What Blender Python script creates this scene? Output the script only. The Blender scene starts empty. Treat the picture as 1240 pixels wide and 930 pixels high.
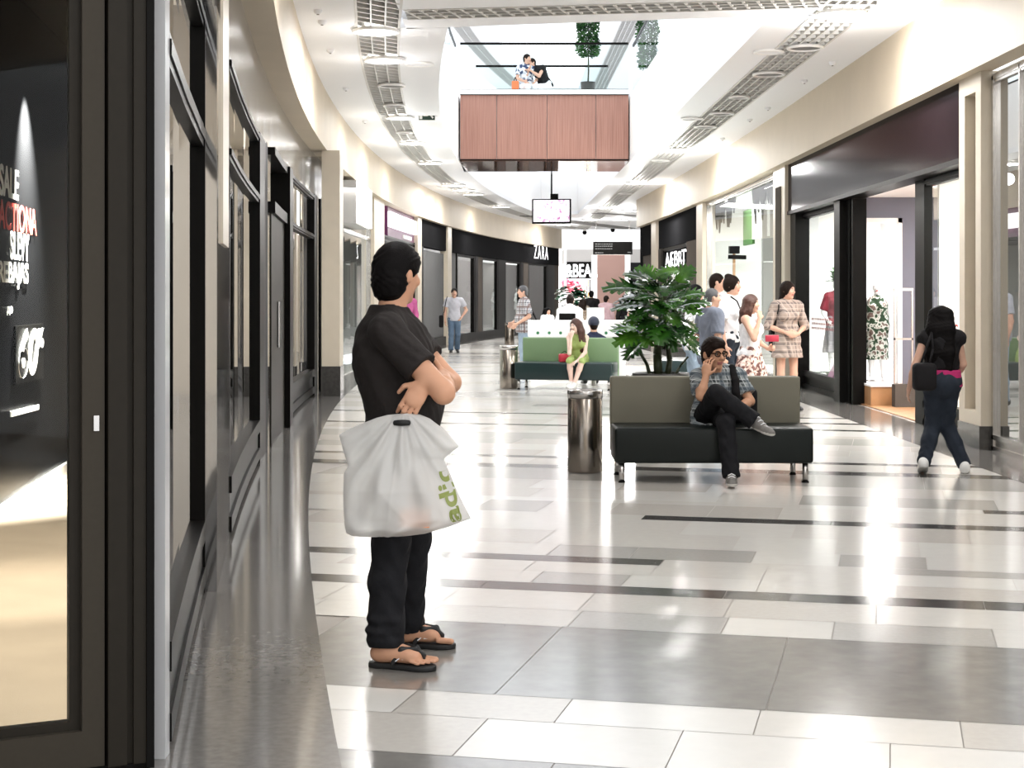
import bpy, bmesh, math, random
import numpy as np
from mathutils import Vector, Matrix
random.seed(7)
rng = np.random.default_rng(7)
SC = bpy.context.scene
COL = SC.collection
V = Vector
FPX, CX, HY, CH = 1950.0, 620.0, 360.0, 1.55      # focal length in pixels, principal column, horizon row, eye height

def P(x, y, d):
    return V(((x - CX) / FPX * d, d, CH + (HY - y) / FPX * d))
def G(x, y):                                        # floor point
    d = CH * FPX / (y - HY)
    return V(((x - CX) / FPX * d, d, 0))

# ------------------------------------------------------------------ materials
def mat(name, col, rough=.5, metal=0., emis=None, estr=0., spec=.5, var=0., vscale=8., coat=0., bump=0., bscale=60., trans=0., sss=0.):
    m = bpy.data.materials.new(name); m.use_nodes = True
    nt = m.node_tree; b = nt.nodes['Principled BSDF']
    c = (*col, 1)
    b.inputs['Base Color'].default_value = c
    b.inputs['Roughness'].default_value = rough
    b.inputs['Metallic'].default_value = metal
    b.inputs['Specular IOR Level'].default_value = spec
    b.inputs['Coat Weight'].default_value = coat
    b.inputs['Coat Roughness'].default_value = .05
    if sss: b.inputs['Subsurface Weight'].default_value = sss; b.inputs['Subsurface Radius'].default_value = (.012, .004, .002)
    if trans: b.inputs['Transmission Weight'].default_value = trans
    if emis:
        b.inputs['Emission Color'].default_value = (*emis, 1); b.inputs['Emission Strength'].default_value = estr
    if var or bump:
        tc = nt.nodes.new('ShaderNodeTexCoord')
    if var:
        nz = nt.nodes.new('ShaderNodeTexNoise'); nz.inputs['Scale'].default_value = vscale; nz.inputs['Detail'].default_value = 5
        mx = nt.nodes.new('ShaderNodeMix'); mx.data_type = 'RGBA'
        mx.inputs[6].default_value = tuple(max(0, v * (1 - var)) for v in col) + (1,)
        mx.inputs[7].default_value = tuple(min(1, v * (1 + var)) for v in col) + (1,)
        nt.links.new(tc.outputs['Object'], nz.inputs['Vector'])
        nt.links.new(nz.outputs['Fac'], mx.inputs[0]); nt.links.new(mx.outputs[2], b.inputs['Base Color'])
    if bump:
        n2 = nt.nodes.new('ShaderNodeTexNoise'); n2.inputs['Scale'].default_value = bscale; n2.inputs['Detail'].default_value = 3
        bp = nt.nodes.new('ShaderNodeBump'); bp.inputs['Strength'].default_value = bump; bp.inputs['Distance'].default_value = .02
        nt.links.new(tc.outputs['Object'], n2.inputs['Vector'])
        nt.links.new(n2.outputs['Fac'], bp.inputs['Height']); nt.links.new(bp.outputs['Normal'], b.inputs['Normal'])
    return m

def node_mat(name):
    m = bpy.data.materials.new(name); m.use_nodes = True
    nt = m.node_tree
    return m, nt, nt.nodes['Principled BSDF']

def glass_mat(name, tint=(.93, .96, .95), ior=1.5, rough=0.0, boost=0.0):
    m = bpy.data.materials.new(name); m.use_nodes = True
    nt = m.node_tree; nt.nodes.clear()
    out = nt.nodes.new('ShaderNodeOutputMaterial')
    t = nt.nodes.new('ShaderNodeBsdfTransparent'); t.inputs[0].default_value = (*tint, 1)
    g = nt.nodes.new('ShaderNodeBsdfGlossy'); g.inputs['Roughness'].default_value = rough; g.inputs[0].default_value = (1, 1, 1, 1)
    fr = nt.nodes.new('ShaderNodeFresnel'); fr.inputs[0].default_value = ior
    mp = nt.nodes.new('ShaderNodeMath'); mp.operation = 'ADD'; mp.inputs[1].default_value = boost; mp.use_clamp = True
    mx = nt.nodes.new('ShaderNodeMixShader')
    ge = nt.nodes.new('ShaderNodeNewGeometry'); inv = nt.nodes.new('ShaderNodeMath'); inv.operation = 'SUBTRACT'; inv.inputs[0].default_value = 1
    ml = nt.nodes.new('ShaderNodeMath'); ml.operation = 'MULTIPLY'          # only the outward face of a pane reflects
    nt.links.new(ge.outputs['Backfacing'], inv.inputs[1]); nt.links.new(fr.outputs[0], mp.inputs[0])
    nt.links.new(mp.outputs[0], ml.inputs[0]); nt.links.new(inv.outputs[0], ml.inputs[1]); nt.links.new(ml.outputs[0], mx.inputs[0])
    nt.links.new(t.outputs[0], mx.inputs[1]); nt.links.new(g.outputs[0], mx.inputs[2])
    nt.links.new(mx.outputs[0], out.inputs[0])
    return m

def plaid_mat(name, base, lines, scale=14., rough=.85):
    """crossed soft stripes of several colours; lines = [(colour, frequency multiple, width)]"""
    m, nt, b = node_mat(name)
    b.inputs['Roughness'].default_value = rough; b.inputs['Specular IOR Level'].default_value = .2
    tc = nt.nodes.new('ShaderNodeTexCoord'); sp = nt.nodes.new('ShaderNodeSeparateXYZ')
    nt.links.new(tc.outputs['Object'], sp.inputs[0])
    s1 = nt.nodes.new('ShaderNodeMath'); s1.operation = 'ADD'
    nt.links.new(sp.outputs[0], s1.inputs[0]); nt.links.new(sp.outputs[1], s1.inputs[1])
    prev = None
    for (c, fm, w) in lines:
        for src in (s1.outputs[0], sp.outputs[2]):
            mu = nt.nodes.new('ShaderNodeMath'); mu.operation = 'MULTIPLY'; mu.inputs[1].default_value = scale * fm
            fr = nt.nodes.new('ShaderNodeMath'); fr.operation = 'FRACT'
            lt = nt.nodes.new('ShaderNodeMath'); lt.operation = 'LESS_THAN'; lt.inputs[1].default_value = w
            ml = nt.nodes.new('ShaderNodeMath'); ml.operation = 'MULTIPLY'; ml.inputs[1].default_value = .62
            nt.links.new(src, mu.inputs[0]); nt.links.new(mu.outputs[0], fr.inputs[0]); nt.links.new(fr.outputs[0], lt.inputs[0]); nt.links.new(lt.outputs[0], ml.inputs[0])
            mx = nt.nodes.new('ShaderNodeMix'); mx.data_type = 'RGBA'
            mx.inputs[6].default_value = (*base, 1); mx.inputs[7].default_value = (*c, 1)
            if prev: nt.links.new(prev, mx.inputs[6])
            nt.links.new(ml.outputs[0], mx.inputs[0]); prev = mx.outputs[2]
    nt.links.new(prev, b.inputs['Base Color'])
    return m

def blotch_mat(name, c1, c2, c3, scale=30., rough=.8):
    m, nt, b = node_mat(name)
    b.inputs['Roughness'].default_value = rough
    tc = nt.nodes.new('ShaderNodeTexCoord'); vz = nt.nodes.new('ShaderNodeTexNoise')
    vz.inputs['Scale'].default_value = scale; vz.inputs['Detail'].default_value = 2
    cr = nt.nodes.new('ShaderNodeValToRGB'); cr.color_ramp.interpolation = 'CONSTANT'
    e = cr.color_ramp.elements; e[0].color = (*c1, 1); e[0].position = 0; e[1].color = (*c2, 1); e[1].position = .48
    e3 = e.new(.58); e3.color = (*c3, 1)
    nt.links.new(tc.outputs['Object'], vz.inputs['Vector']); nt.links.new(vz.outputs['Fac'], cr.inputs[0]); nt.links.new(cr.outputs[0], b.inputs['Base Color'])
    return m

# ------------------------------------------------------------------ object helpers
def link(o, parent=None):
    COL.objects.link(o)
    if parent is not None: o.parent = parent
    return o
def tag(o, label=None, cat=None, group=None, kind=None):
    if label: o['label'] = label
    if cat: o['category'] = cat
    if group: o['group'] = group
    if kind: o['kind'] = kind
    return o
def empty(name, loc, rz=0., label=None, cat=None, group=None, kind=None):
    o = bpy.data.objects.new(name, None); link(o)
    o.location = loc; o.rotation_euler = (0, 0, rz); o.empty_display_size = .1
    return tag(o, label, cat, group, kind)
def mesh_obj(name, verts, faces, mats, parent=None, smooth=False, fm=None):
    me = bpy.data.meshes.new(name)
    me.from_pydata([tuple(v) for v in verts], [], [tuple(f) for f in faces])
    for m in (mats if isinstance(mats, (list, tuple)) else [mats]): me.materials.append(m)
    if fm is not None: me.polygons.foreach_set('material_index', np.asarray(fm, dtype=np.int32))
    if smooth: me.polygons.foreach_set('use_smooth', np.ones(len(me.polygons), dtype=bool))
    me.update()
    return link(bpy.data.objects.new(name, me), parent)
def copy_tree(o, parent=None):
    c = o.copy(); COL.objects.link(c)
    if parent is not None: c.parent = parent
    for ch in list(o.children): copy_tree(ch, c)
    return c

class MB:
    def __init__(s): s.v = []; s.f = []; s.m = []
    def add(s, vs, fs, mi=0):
        o = len(s.v); s.v += [V(v) for v in vs]
        for f in fs: s.f.append([i + o for i in f]); s.m.append(mi)
        return s
    def hexa(s, q, mi=0):      # 8 corners: bottom 4 ccw, top 4 ccw
        return s.add(q, [(3, 2, 1, 0), (4, 5, 6, 7), (0, 1, 5, 4), (1, 2, 6, 5), (2, 3, 7, 6), (3, 0, 4, 7)], mi)
    def box(s, a, b, mi=0):
        x0, y0, z0 = a; x1, y1, z1 = b
        return s.hexa([(x0, y0, z0), (x1, y0, z0), (x1, y1, z0), (x0, y1, z0), (x0, y0, z1), (x1, y0, z1), (x1, y1, z1), (x0, y1, z1)], mi)
    def obox(s, c, half, rz=0., mi=0):
        R = Matrix.Rotation(rz, 3, 'Z'); c = V(c); h = half
        q = [c + R @ V((sx * h[0], sy * h[1], sz * h[2])) for sz in (-1, 1) for sx, sy in ((-1, -1), (1, -1), (1, 1), (-1, 1))]
        return s.hexa(q, mi)
    def quad(s, a, b, c, d, mi=0): return s.add([a, b, c, d], [(0, 1, 2, 3)], mi)
    def beam(s, a, b, w, h, up=(0, 0, 1), mi=0):
        a = V(a); b = V(b); t = (b - a).normalized(); u = V(up); sd = t.cross(u).normalized(); u = sd.cross(t).normalized()
        q = [p + sd * sx * w / 2 + u * sy * h / 2 for p in (a, b) for sx, sy in ((-1, -1), (1, -1), (1, 1), (-1, 1))]
        return s.hexa(q, mi)
    def cyl(s, a, b, r, r2=None, n=16, mi=0, caps=True):
        a = V(a); b = V(b); r2 = r if r2 is None else r2
        t = (b - a).normalized(); x = t.orthogonal().normalized(); y = t.cross(x)
        vs = [p + (x * math.cos(i * 2 * math.pi / n) + y * math.sin(i * 2 * math.pi / n)) * rr for p, rr in ((a, r), (b, r2)) for i in range(n)]
        fs = [(i, (i + 1) % n, n + (i + 1) % n, n + i) for i in range(n)]
        if caps: fs += [tuple(range(n - 1, -1, -1)), tuple(range(n, 2 * n))]
        return s.add(vs, fs, mi)
    def lathe(s, c, prof, n=24, mi=0):
        c = V(c); k = len(prof)
        vs = [c + V((r * math.cos(i * 2 * math.pi / n), r * math.sin(i * 2 * math.pi / n), z)) for r, z in prof for i in range(n)]
        fs = [(j * n + i, j * n + (i + 1) % n, (j + 1) * n + (i + 1) % n, (j + 1) * n + i) for j in range(k - 1) for i in range(n)]
        return s.add(vs, fs, mi)
    def tube(s, pts, r, n=8, mi=0):
        for i in range(len(pts) - 1):
            ra = r[i] if isinstance(r, (list, tuple)) else r; rb = r[i + 1] if isinstance(r, (list, tuple)) else r
            s.cyl(pts[i], pts[i + 1], ra, rb, n, mi)
        return s
    def sphere(s, c, r, n=12, mi=0, sc=(1, 1, 1)):
        c = V(c); k = n // 2
        vs = []; fs = []
        for j in range(k + 1):
            th = math.pi * j / k
            for i in range(n):
                ph = 2 * math.pi * i / n
                vs.append(c + V((r * sc[0] * math.sin(th) * math.cos(ph), r * sc[1] * math.sin(th) * math.sin(ph), r * sc[2] * math.cos(th))))
        for j in range(k):
            for i in range(n):
                fs.append(((j + 1) * n + i, (j + 1) * n + (i + 1) % n, j * n + (i + 1) % n, j * n + i))
        return s.add(vs, fs, mi)
    def arc(s, W, Y0, Y1, o0, o1, z0, z1, n=None, mi=0):      # solid following a curved wall, offsets towards the corridor
        n = n or max(1, int(abs(Y1 - Y0) / 1.2))
        ring = []
        for i in range(n + 1):
            Y = Y0 + (Y1 - Y0) * i / n
            ring.append([W.p(Y, o0, z0), W.p(Y, o1, z0), W.p(Y, o1, z1), W.p(Y, o0, z1)])
        vs = [p for r in ring for p in r]
        fs = [(4 * i + j, 4 * (i + 1) + j, 4 * (i + 1) + (j + 1) % 4, 4 * i + (j + 1) % 4) for i in range(n) for j in range(4)]
        fs += [(0, 1, 2, 3), (4 * n + 3, 4 * n + 2, 4 * n + 1, 4 * n)]
        return s.add(vs, fs, mi)
    def strip(s, fa, fb, Y0, Y1, z, n=40, mi=0, flip=False, th=0.):
        for i in range(n):
            a = Y0 + (Y1 - Y0) * i / n; b = Y0 + (Y1 - Y0) * (i + 1) / n
            q = [V((fa(a), a, z)), V((fb(a), a, z)), V((fb(b), b, z)), V((fa(b), b, z))]
            if th: s.hexa(q + [p + V((0, 0, th)) for p in q], mi)
            else: s.quad(*q, mi=mi)
        return s
    def build(s, name, mats, parent=None, smooth=False, bevel=0., seg=2):
        if not bevel:
            o = mesh_obj(name, s.v, s.f, mats, parent, smooth, s.m if any(s.m) else None)
        else:
            o = mesh_obj(name, s.v, s.f, mats, parent, False, s.m if any(s.m) else None)
            bm = bmesh.new(); bm.from_mesh(o.data)
            bmesh.ops.recalc_face_normals(bm, faces=bm.faces)
            bmesh.ops.bevel(bm, geom=[e for e in bm.edges if len(e.link_faces) == 2 and e.calc_face_angle(0) > .5], offset=bevel, segments=seg, profile=.5, affect='EDGES')
            bm.to_mesh(o.data); bm.free()
            if smooth: o.data.polygons.foreach_set('use_smooth', np.ones(len(o.data.polygons), dtype=bool))
        if parent is None and False: pass
        fix_normals(o) if not bevel else None
        return o
def fix_normals(o):
    bm = bmesh.new(); bm.from_mesh(o.data); bmesh.ops.recalc_face_normals(bm, faces=bm.faces); bm.to_mesh(o.data); bm.free()
def struct(o): o['kind'] = 'structure'; return o

def text_mesh(s, size=1., extrude=.01, bold=0., spacing=1., shear=0.):
    cu = bpy.data.curves.new('lettering', 'FONT'); cu.body = s; cu.size = size; cu.extrude = extrude
    cu.align_x = 'LEFT'; cu.space_character = spacing; cu.offset = bold; cu.shear = shear
    ob = bpy.data.objects.new('lettering_curve', cu); COL.objects.link(ob)
    dg = bpy.context.evaluated_depsgraph_get()
    me = bpy.data.meshes.new_from_object(ob.evaluated_get(dg))
    vs = np.array([v.co[:] for v in me.vertices]); fs = [tuple(p.vertices) for p in me.polygons]
    bpy.data.objects.remove(ob); bpy.data.curves.remove(cu); bpy.data.meshes.remove(me)
    return vs, fs
def text_on(s, o, ux, uz, w, h, m, name='lettering', parent=None, extrude=.012, bold=0., spacing=1., shear=0.):
    """text filling the box w x h whose lower left corner is o, reading along ux, upright along uz"""
    vs, fs = text_mesh(s, 1., .5, bold, spacing, shear)
    mn = vs.min(0); mx = vs.max(0)
    ux = V(ux).normalized(); uz = V(uz).normalized(); n = ux.cross(uz).normalized()
    out = []
    for a in vs:
        t = (a - mn) / np.maximum(mx - mn, 1e-6)
        out.append(V(o) + ux * (t[0] * w) + uz * (t[1] * h) + n * (t[2] * extrude))
    return mesh_obj(name, out, fs, m, parent)

# ------------------------------------------------------------------ implicit surfaces (bodies, clothes, hair)
def nets(F, org, h):
    S = F < 0
    nx, ny, nz = F.shape
    cnt = np.zeros((nx - 1, ny - 1, nz - 1), np.int8)
    for i in (0, 1):
        for j in (0, 1):
            for k in (0, 1): cnt += S[i:nx - 1 + i, j:ny - 1 + j, k:nz - 1 + k]
    act = (cnt > 0) & (cnt < 8)
    idx = np.full(act.shape, -1, np.int64); cells = np.argwhere(act); idx[act] = np.arange(len(cells))
    acc = np.zeros((len(cells), 3)); num = np.zeros(len(cells))
    cs = [(i, j, k) for i in (0, 1) for j in (0, 1) for k in (0, 1)]
    for a in cs:
        for ax in range(3):
            if a[ax] == 0:
                b = list(a); b[ax] = 1
                fa = F[cells[:, 0] + a[0], cells[:, 1] + a[1], cells[:, 2] + a[2]]; fb = F[cells[:, 0] + b[0], cells[:, 1] + b[1], cells[:, 2] + b[2]]
                m = (fa < 0) != (fb < 0)
                t = np.where(m, fa / np.where(m, fa - fb, 1), 0)
                p = np.zeros((len(cells), 3)); p[:] = a; p[:, ax] += t
                acc[m] += p[m]; num[m] += 1
    verts = np.asarray(org) + h * (cells + acc / num[:, None])
    faces = []
    for ax in range(3):
        a1, a2 = (ax + 1) % 3, (ax + 2) % 3
        sl0 = [slice(None)] * 3; sl1 = [slice(None)] * 3
        sl0[ax] = slice(0, -1); sl1[ax] = slice(1, None)
        A = S[tuple(sl0)]; B = S[tuple(sl1)]
        e = np.argwhere(A != B)
        e = e[(e[:, a1] > 0) & (e[:, a2] > 0) & (e[:, a1] < F.shape[a1] - 1) & (e[:, a2] < F.shape[a2] - 1)]
        if not len(e): continue
        inside = A[e[:, 0], e[:, 1], e[:, 2]]
        d1 = np.zeros(3, int); d1[a1] = 1; d2 = np.zeros(3, int); d2[a2] = 1
        q = [e - d1 - d2, e - d2, e, e - d1]
        q = np.stack([idx[c[:, 0], c[:, 1], c[:, 2]] for c in q], 1)
        q[~inside] = q[~inside][:, ::-1]
        faces.append(q)
    return verts, np.concatenate(faces)

class SDF:
    def __init__(s): s.ops = []
    def cap(s, a, b, ra, rb=None, k=.02, sq=(), flat=False, op='u', infl=0.):
        rb = ra if rb is None else rb
        s.ops.append(('cap', np.array(a, float), np.array(b, float), ra + infl, rb + infl, k, [(np.array(V(v).normalized()), f) for v, f in sq], flat, op)); return s
    def ell(s, c, r, R=None, k=.02, op='u'):
        s.ops.append(('ell', np.array(c, float), np.array(r, float), np.eye(3) if R is None else np.array(R, float), k, op)); return s
    def chain(s, pts, rs, k=.02, sq=(), op='u'):
        for i in range(len(pts) - 1): s.cap(pts[i], pts[i + 1], rs[i], rs[i + 1], k, sq, False, op)
        return s
    def clip(s, p, n): s.ops.append(('clip', np.array(p, float), np.array(V(n).normalized()))); return s
    def field(s, res):
        lo = np.full(3, 1e9); hi = -lo
        for o in s.ops:
            if o[0] == 'cap' and o[8] == 'u':
                m = max([1] + [f for _, f in o[6]])
                for p, r in ((o[1], o[3]), (o[2], o[4])): lo = np.minimum(lo, p - r * m); hi = np.maximum(hi, p + r * m)
            elif o[0] == 'ell' and o[5] == 'u':
                r = o[2].max(); lo = np.minimum(lo, o[1] - r); hi = np.maximum(hi, o[1] + r)
        lo -= 3 * res; hi += 3 * res
        n = np.ceil((hi - lo) / res).astype(int) + 1
        F = np.full(n, 1., np.float32)
        ax = [lo[i] + res * np.arange(n[i]) for i in range(3)]
        for o in s.ops:
            if o[0] == 'clip':
                d = (ax[0][:, None, None] - o[1][0]) * o[2][0] + (ax[1][None, :, None] - o[1][1]) * o[2][1] + (ax[2][None, None, :] - o[1][2]) * o[2][2]
                np.maximum(F, d, out=F); continue
            if o[0] == 'cap':
                _, a, b, ra, rb, k, sq, flat, op = o
                m = max([1] + [f for _, f in sq]); R = max(ra, rb) * m + k + 2.5 * res
                l = np.minimum(a, b) - R; h = np.maximum(a, b) + R
            else:
                _, c, r, RM, k, op = o
                R = r.max() + k + 2.5 * res; l = c - R; h = c + R
            i0 = np.clip(np.floor((l - lo) / res).astype(int), 0, n); i1 = np.clip(np.ceil((h - lo) / res).astype(int) + 1, 0, n)
            if np.any(i1 <= i0): continue
            sl = tuple(slice(i0[i], i1[i]) for i in range(3))
            X = np.stack(np.meshgrid(*[ax[i][sl[i]] for i in range(3)], indexing='ij'), -1)
            if o[0] == 'cap':
                ab = b - a; L2 = max(ab @ ab, 1e-9)
                t = np.clip((X - a) @ ab / L2, 0, 1)
                off = X - a - t[..., None] * ab
                for w, f in sq:
                    cmp = off @ w; off = off + (cmp * (1 / f - 1))[..., None] * w
                d = np.sqrt((off ** 2).sum(-1)) - (ra + (rb - ra) * t)
                if flat:
                    L = math.sqrt(L2); d = np.maximum(d, (X - b) @ ab / L)
                    if flat == 2: d = np.maximum(d, -((X - a) @ ab / L))
            else:
                q = (X - c) @ RM                      # columns of RM are the local axes
                k0 = np.sqrt(((q / r) ** 2).sum(-1)); k1 = np.sqrt(((q / r ** 2) ** 2).sum(-1))
                d = k0 * (k0 - 1) / np.maximum(k1, 1e-6)
            f = F[sl]
            if op == 'u':
                hh = np.clip(.5 + .5 * (d - f) / k, 0, 1); F[sl] = d * (1 - hh) + f * hh - k * hh * (1 - hh)
            else:
                hh = np.clip(.5 - .5 * (f + d) / k, 0, 1); F[sl] = f * (1 - hh) - d * hh + k * hh * (1 - hh)
        return F, lo
    def mesh(s, name, res, mats, parent=None, disp=None, fmat=None):
        F, lo = s.field(res)
        v, f = nets(F, lo, res)
        if disp is not None: v = disp(v)
        fm = None
        if fmat is not None: fm = fmat(v[f].mean(1))
        return mesh_obj(name, v.tolist(), f.tolist(), mats, parent, True, fm)
# ------------------------------------------------------------------ curved shop walls
class Wall:
    def __init__(s, f, sgn): s.f = f; s.sgn = sgn
    def X(s, Y): return s.f(Y)
    def p(s, Y, off, z):
        dx = (s.f(Y + .05) - s.f(Y - .05)) / .1
        n = V((1, -dx)).normalized() * s.sgn
        return V((s.f(Y) + n[0] * off, Y + n[1] * off, z))
    def Yx(s, x, off=0.):                           # depth at which the wall line crosses picture column x
        best = None; lo = 3.; prev = None
        for i in range(1600):
            Y = 3. + i * .05
            px = CX + FPX * (s.f(Y) + s.sgn * off) / Y
            if prev is not None and (prev - x) * (px - x) <= 0: return Y - .05 * abs(px - x) / max(1e-9, abs(px - prev))
            prev = px
        return None
XL = lambda Y: 169.68 - math.sqrt(173. ** 2 - (Y - 33.) ** 2)
XR = lambda Y: 4.88 - .0007 * max(0., Y - 25.) ** 2
WL = Wall(XL, 1); WR = Wall(XR, -1)
ly = lambda x: WL.Yx(x); ry = lambda x: WR.Yx(x)

# ------------------------------------------------------------------ materials of the building
M = {}
M['beige'] = mat('beige_stone_plaster', (.56, .475, .36), .55, var=.1, vscale=1.6, bump=.05, bscale=40)
M['column'] = mat('beige_stone', (.54, .475, .38), .35, var=.08, vscale=5)
M['white'] = mat('white_paint', (.9, .895, .89), .6)
M['ceil'] = mat('ceiling_paint', (.85, .86, .89), .55)
M['black'] = mat('black_metal', (.007, .0065, .006), .35, spec=.04)
M['door'] = mat('bronze_metal', (.020, .017, .013), .45, spec=.1, var=.12, vscale=30)
M['doorlight'] = mat('bronze_metal_face', (.040, .034, .026), .45, spec=.1, var=.1, vscale=60)
M['header'] = mat('dark_header_panel', (.016, .016, .017), .5, spec=0.)
M['maroon'] = mat('dark_gloss_panel', (.012, .008, .010), .12, spec=.012)
M['mirror'] = mat('polished_steel', (.62, .62, .63), .05, metal=1.)
M['pale_polish'] = mat('pale_polished_cladding', (.52, .52, .53), .12, var=.1, vscale=2, spec=.8)
M['panel'] = mat('polished_grey_cladding', (.30, .30, .30), .1, metal=.55, var=.15, vscale=1.5)
M['granite'] = mat('dark_polished_granite', (.17, .16, .15), .10, var=.35, vscale=26, spec=.6)
M['granite2'] = mat('grey_polished_granite', (.21, .20, .185), .14, var=.3, vscale=9, spec=.6)
M['strip'] = mat('black_granite', (.05, .047, .044), .15, var=.5, vscale=20)
M['tile_a'] = mat('cream_limestone', (.64, .615, .575), .16, var=.05, vscale=14)
M['tile_b'] = mat('pale_limestone', (.69, .67, .635), .15, var=.04, vscale=11)
M['tile_c'] = mat('sandy_limestone', (.53, .50, .46), .18, var=.08, vscale=30)
M['tile_d'] = mat('grey_limestone', (.40, .385, .36), .18, var=.1, vscale=40)
M['grout'] = mat('grout', (.33, .30, .27), .7)
M['grey'] = mat('grey_shutter', (.14, .14, .14), .6, spec=0., var=.06, vscale=2)
M['greige'] = mat('shop_wall_grey', (.36, .345, .33), .6)
M['shopwhite'] = mat('shop_wall_white', (.88, .87, .86), .6)
M['bluegrey'] = mat('blue_grey_wall', (.15, .155, .20), .6)
M['carpet'] = mat('beige_carpet', (.44, .35, .26), .8, var=.18, vscale=2.2, bump=.2, bscale=200)
M['wood'] = mat('light_wood', (.42, .22, .10), .35, var=.2, vscale=6)
M['glass'] = glass_mat('window_glass', ior=1.3)
M['doorglass'] = glass_mat('door_glass', ior=1.22)
M['reflglass'] = glass_mat('reflective_window_glass', (.55, .56, .55), ior=1.75, boost=.2)
M['rail_glass'] = glass_mat('balustrade_glass', (.95, .985, .98), ior=1.012)
M['steel'] = mat('brushed_steel', (.55, .53, .51), .25, metal=1.)
M['gloss_black'] = mat('gloss_black_wall', (.005, .005, .0055), .32, spec=.012)
M['lamp'] = mat('lamp_glow', (1, 1, 1), .5, emis=(1, .97, .92), estr=14.)
M['lamp_dim'] = mat('lamp_glow_soft', (1, 1, 1), .5, emis=(1, .97, .92), estr=3.)
M['sign'] = mat('lit_white_letters', (1, 1, 1), .5, emis=(1, .98, 1), estr=1.15)
M['sign_paper'] = mat('white_vinyl', (.85, .84, .82), .5)
M['sign_red'] = mat('red_vinyl', (.62, .07, .05), .5)
M['purple'] = mat('purple_panel', (.11, .016, .075), .4)
M['griddark'] = mat('grille_backing', (.16, .155, .15), .6)
M['gridbar'] = mat('grille_bar', (.62, .61, .59), .5)
M['brown'] = mat('brown_grey_pier', (.10, .088, .078), .5, spec=0.)
def wood_panel():
    m, nt, b = node_mat('reddish_wood_veneer')
    tc = nt.nodes.new('ShaderNodeTexCoord'); mp = nt.nodes.new('ShaderNodeMapping'); mp.inputs['Scale'].default_value = (18, 18, .35)
    nz = nt.nodes.new('ShaderNodeTexNoise'); nz.inputs['Scale'].default_value = 2.5; nz.inputs['Detail'].default_value = 6
    cr = nt.nodes.new('ShaderNodeValToRGB'); cr.color_ramp.elements[0].color = (.26, .118, .088, 1); cr.color_ramp.elements[1].color = (.40, .205, .155, 1)
    cr.color_ramp.elements[0].position = .3; cr.color_ramp.elements[1].position = .7
    nt.links.new(tc.outputs['Object'], mp.inputs[0]); nt.links.new(mp.outputs[0], nz.inputs['Vector']); nt.links.new(nz.outputs['Fac'], cr.inputs[0]); nt.links.new(cr.outputs[0], b.inputs['Base Color'])
    b.inputs['Roughness'].default_value = .45
    return m
M['veneer'] = wood_panel()
M['underside'] = mat('polished_bridge_underside', (.16, .08, .06), .06, coat=.5)

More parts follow.
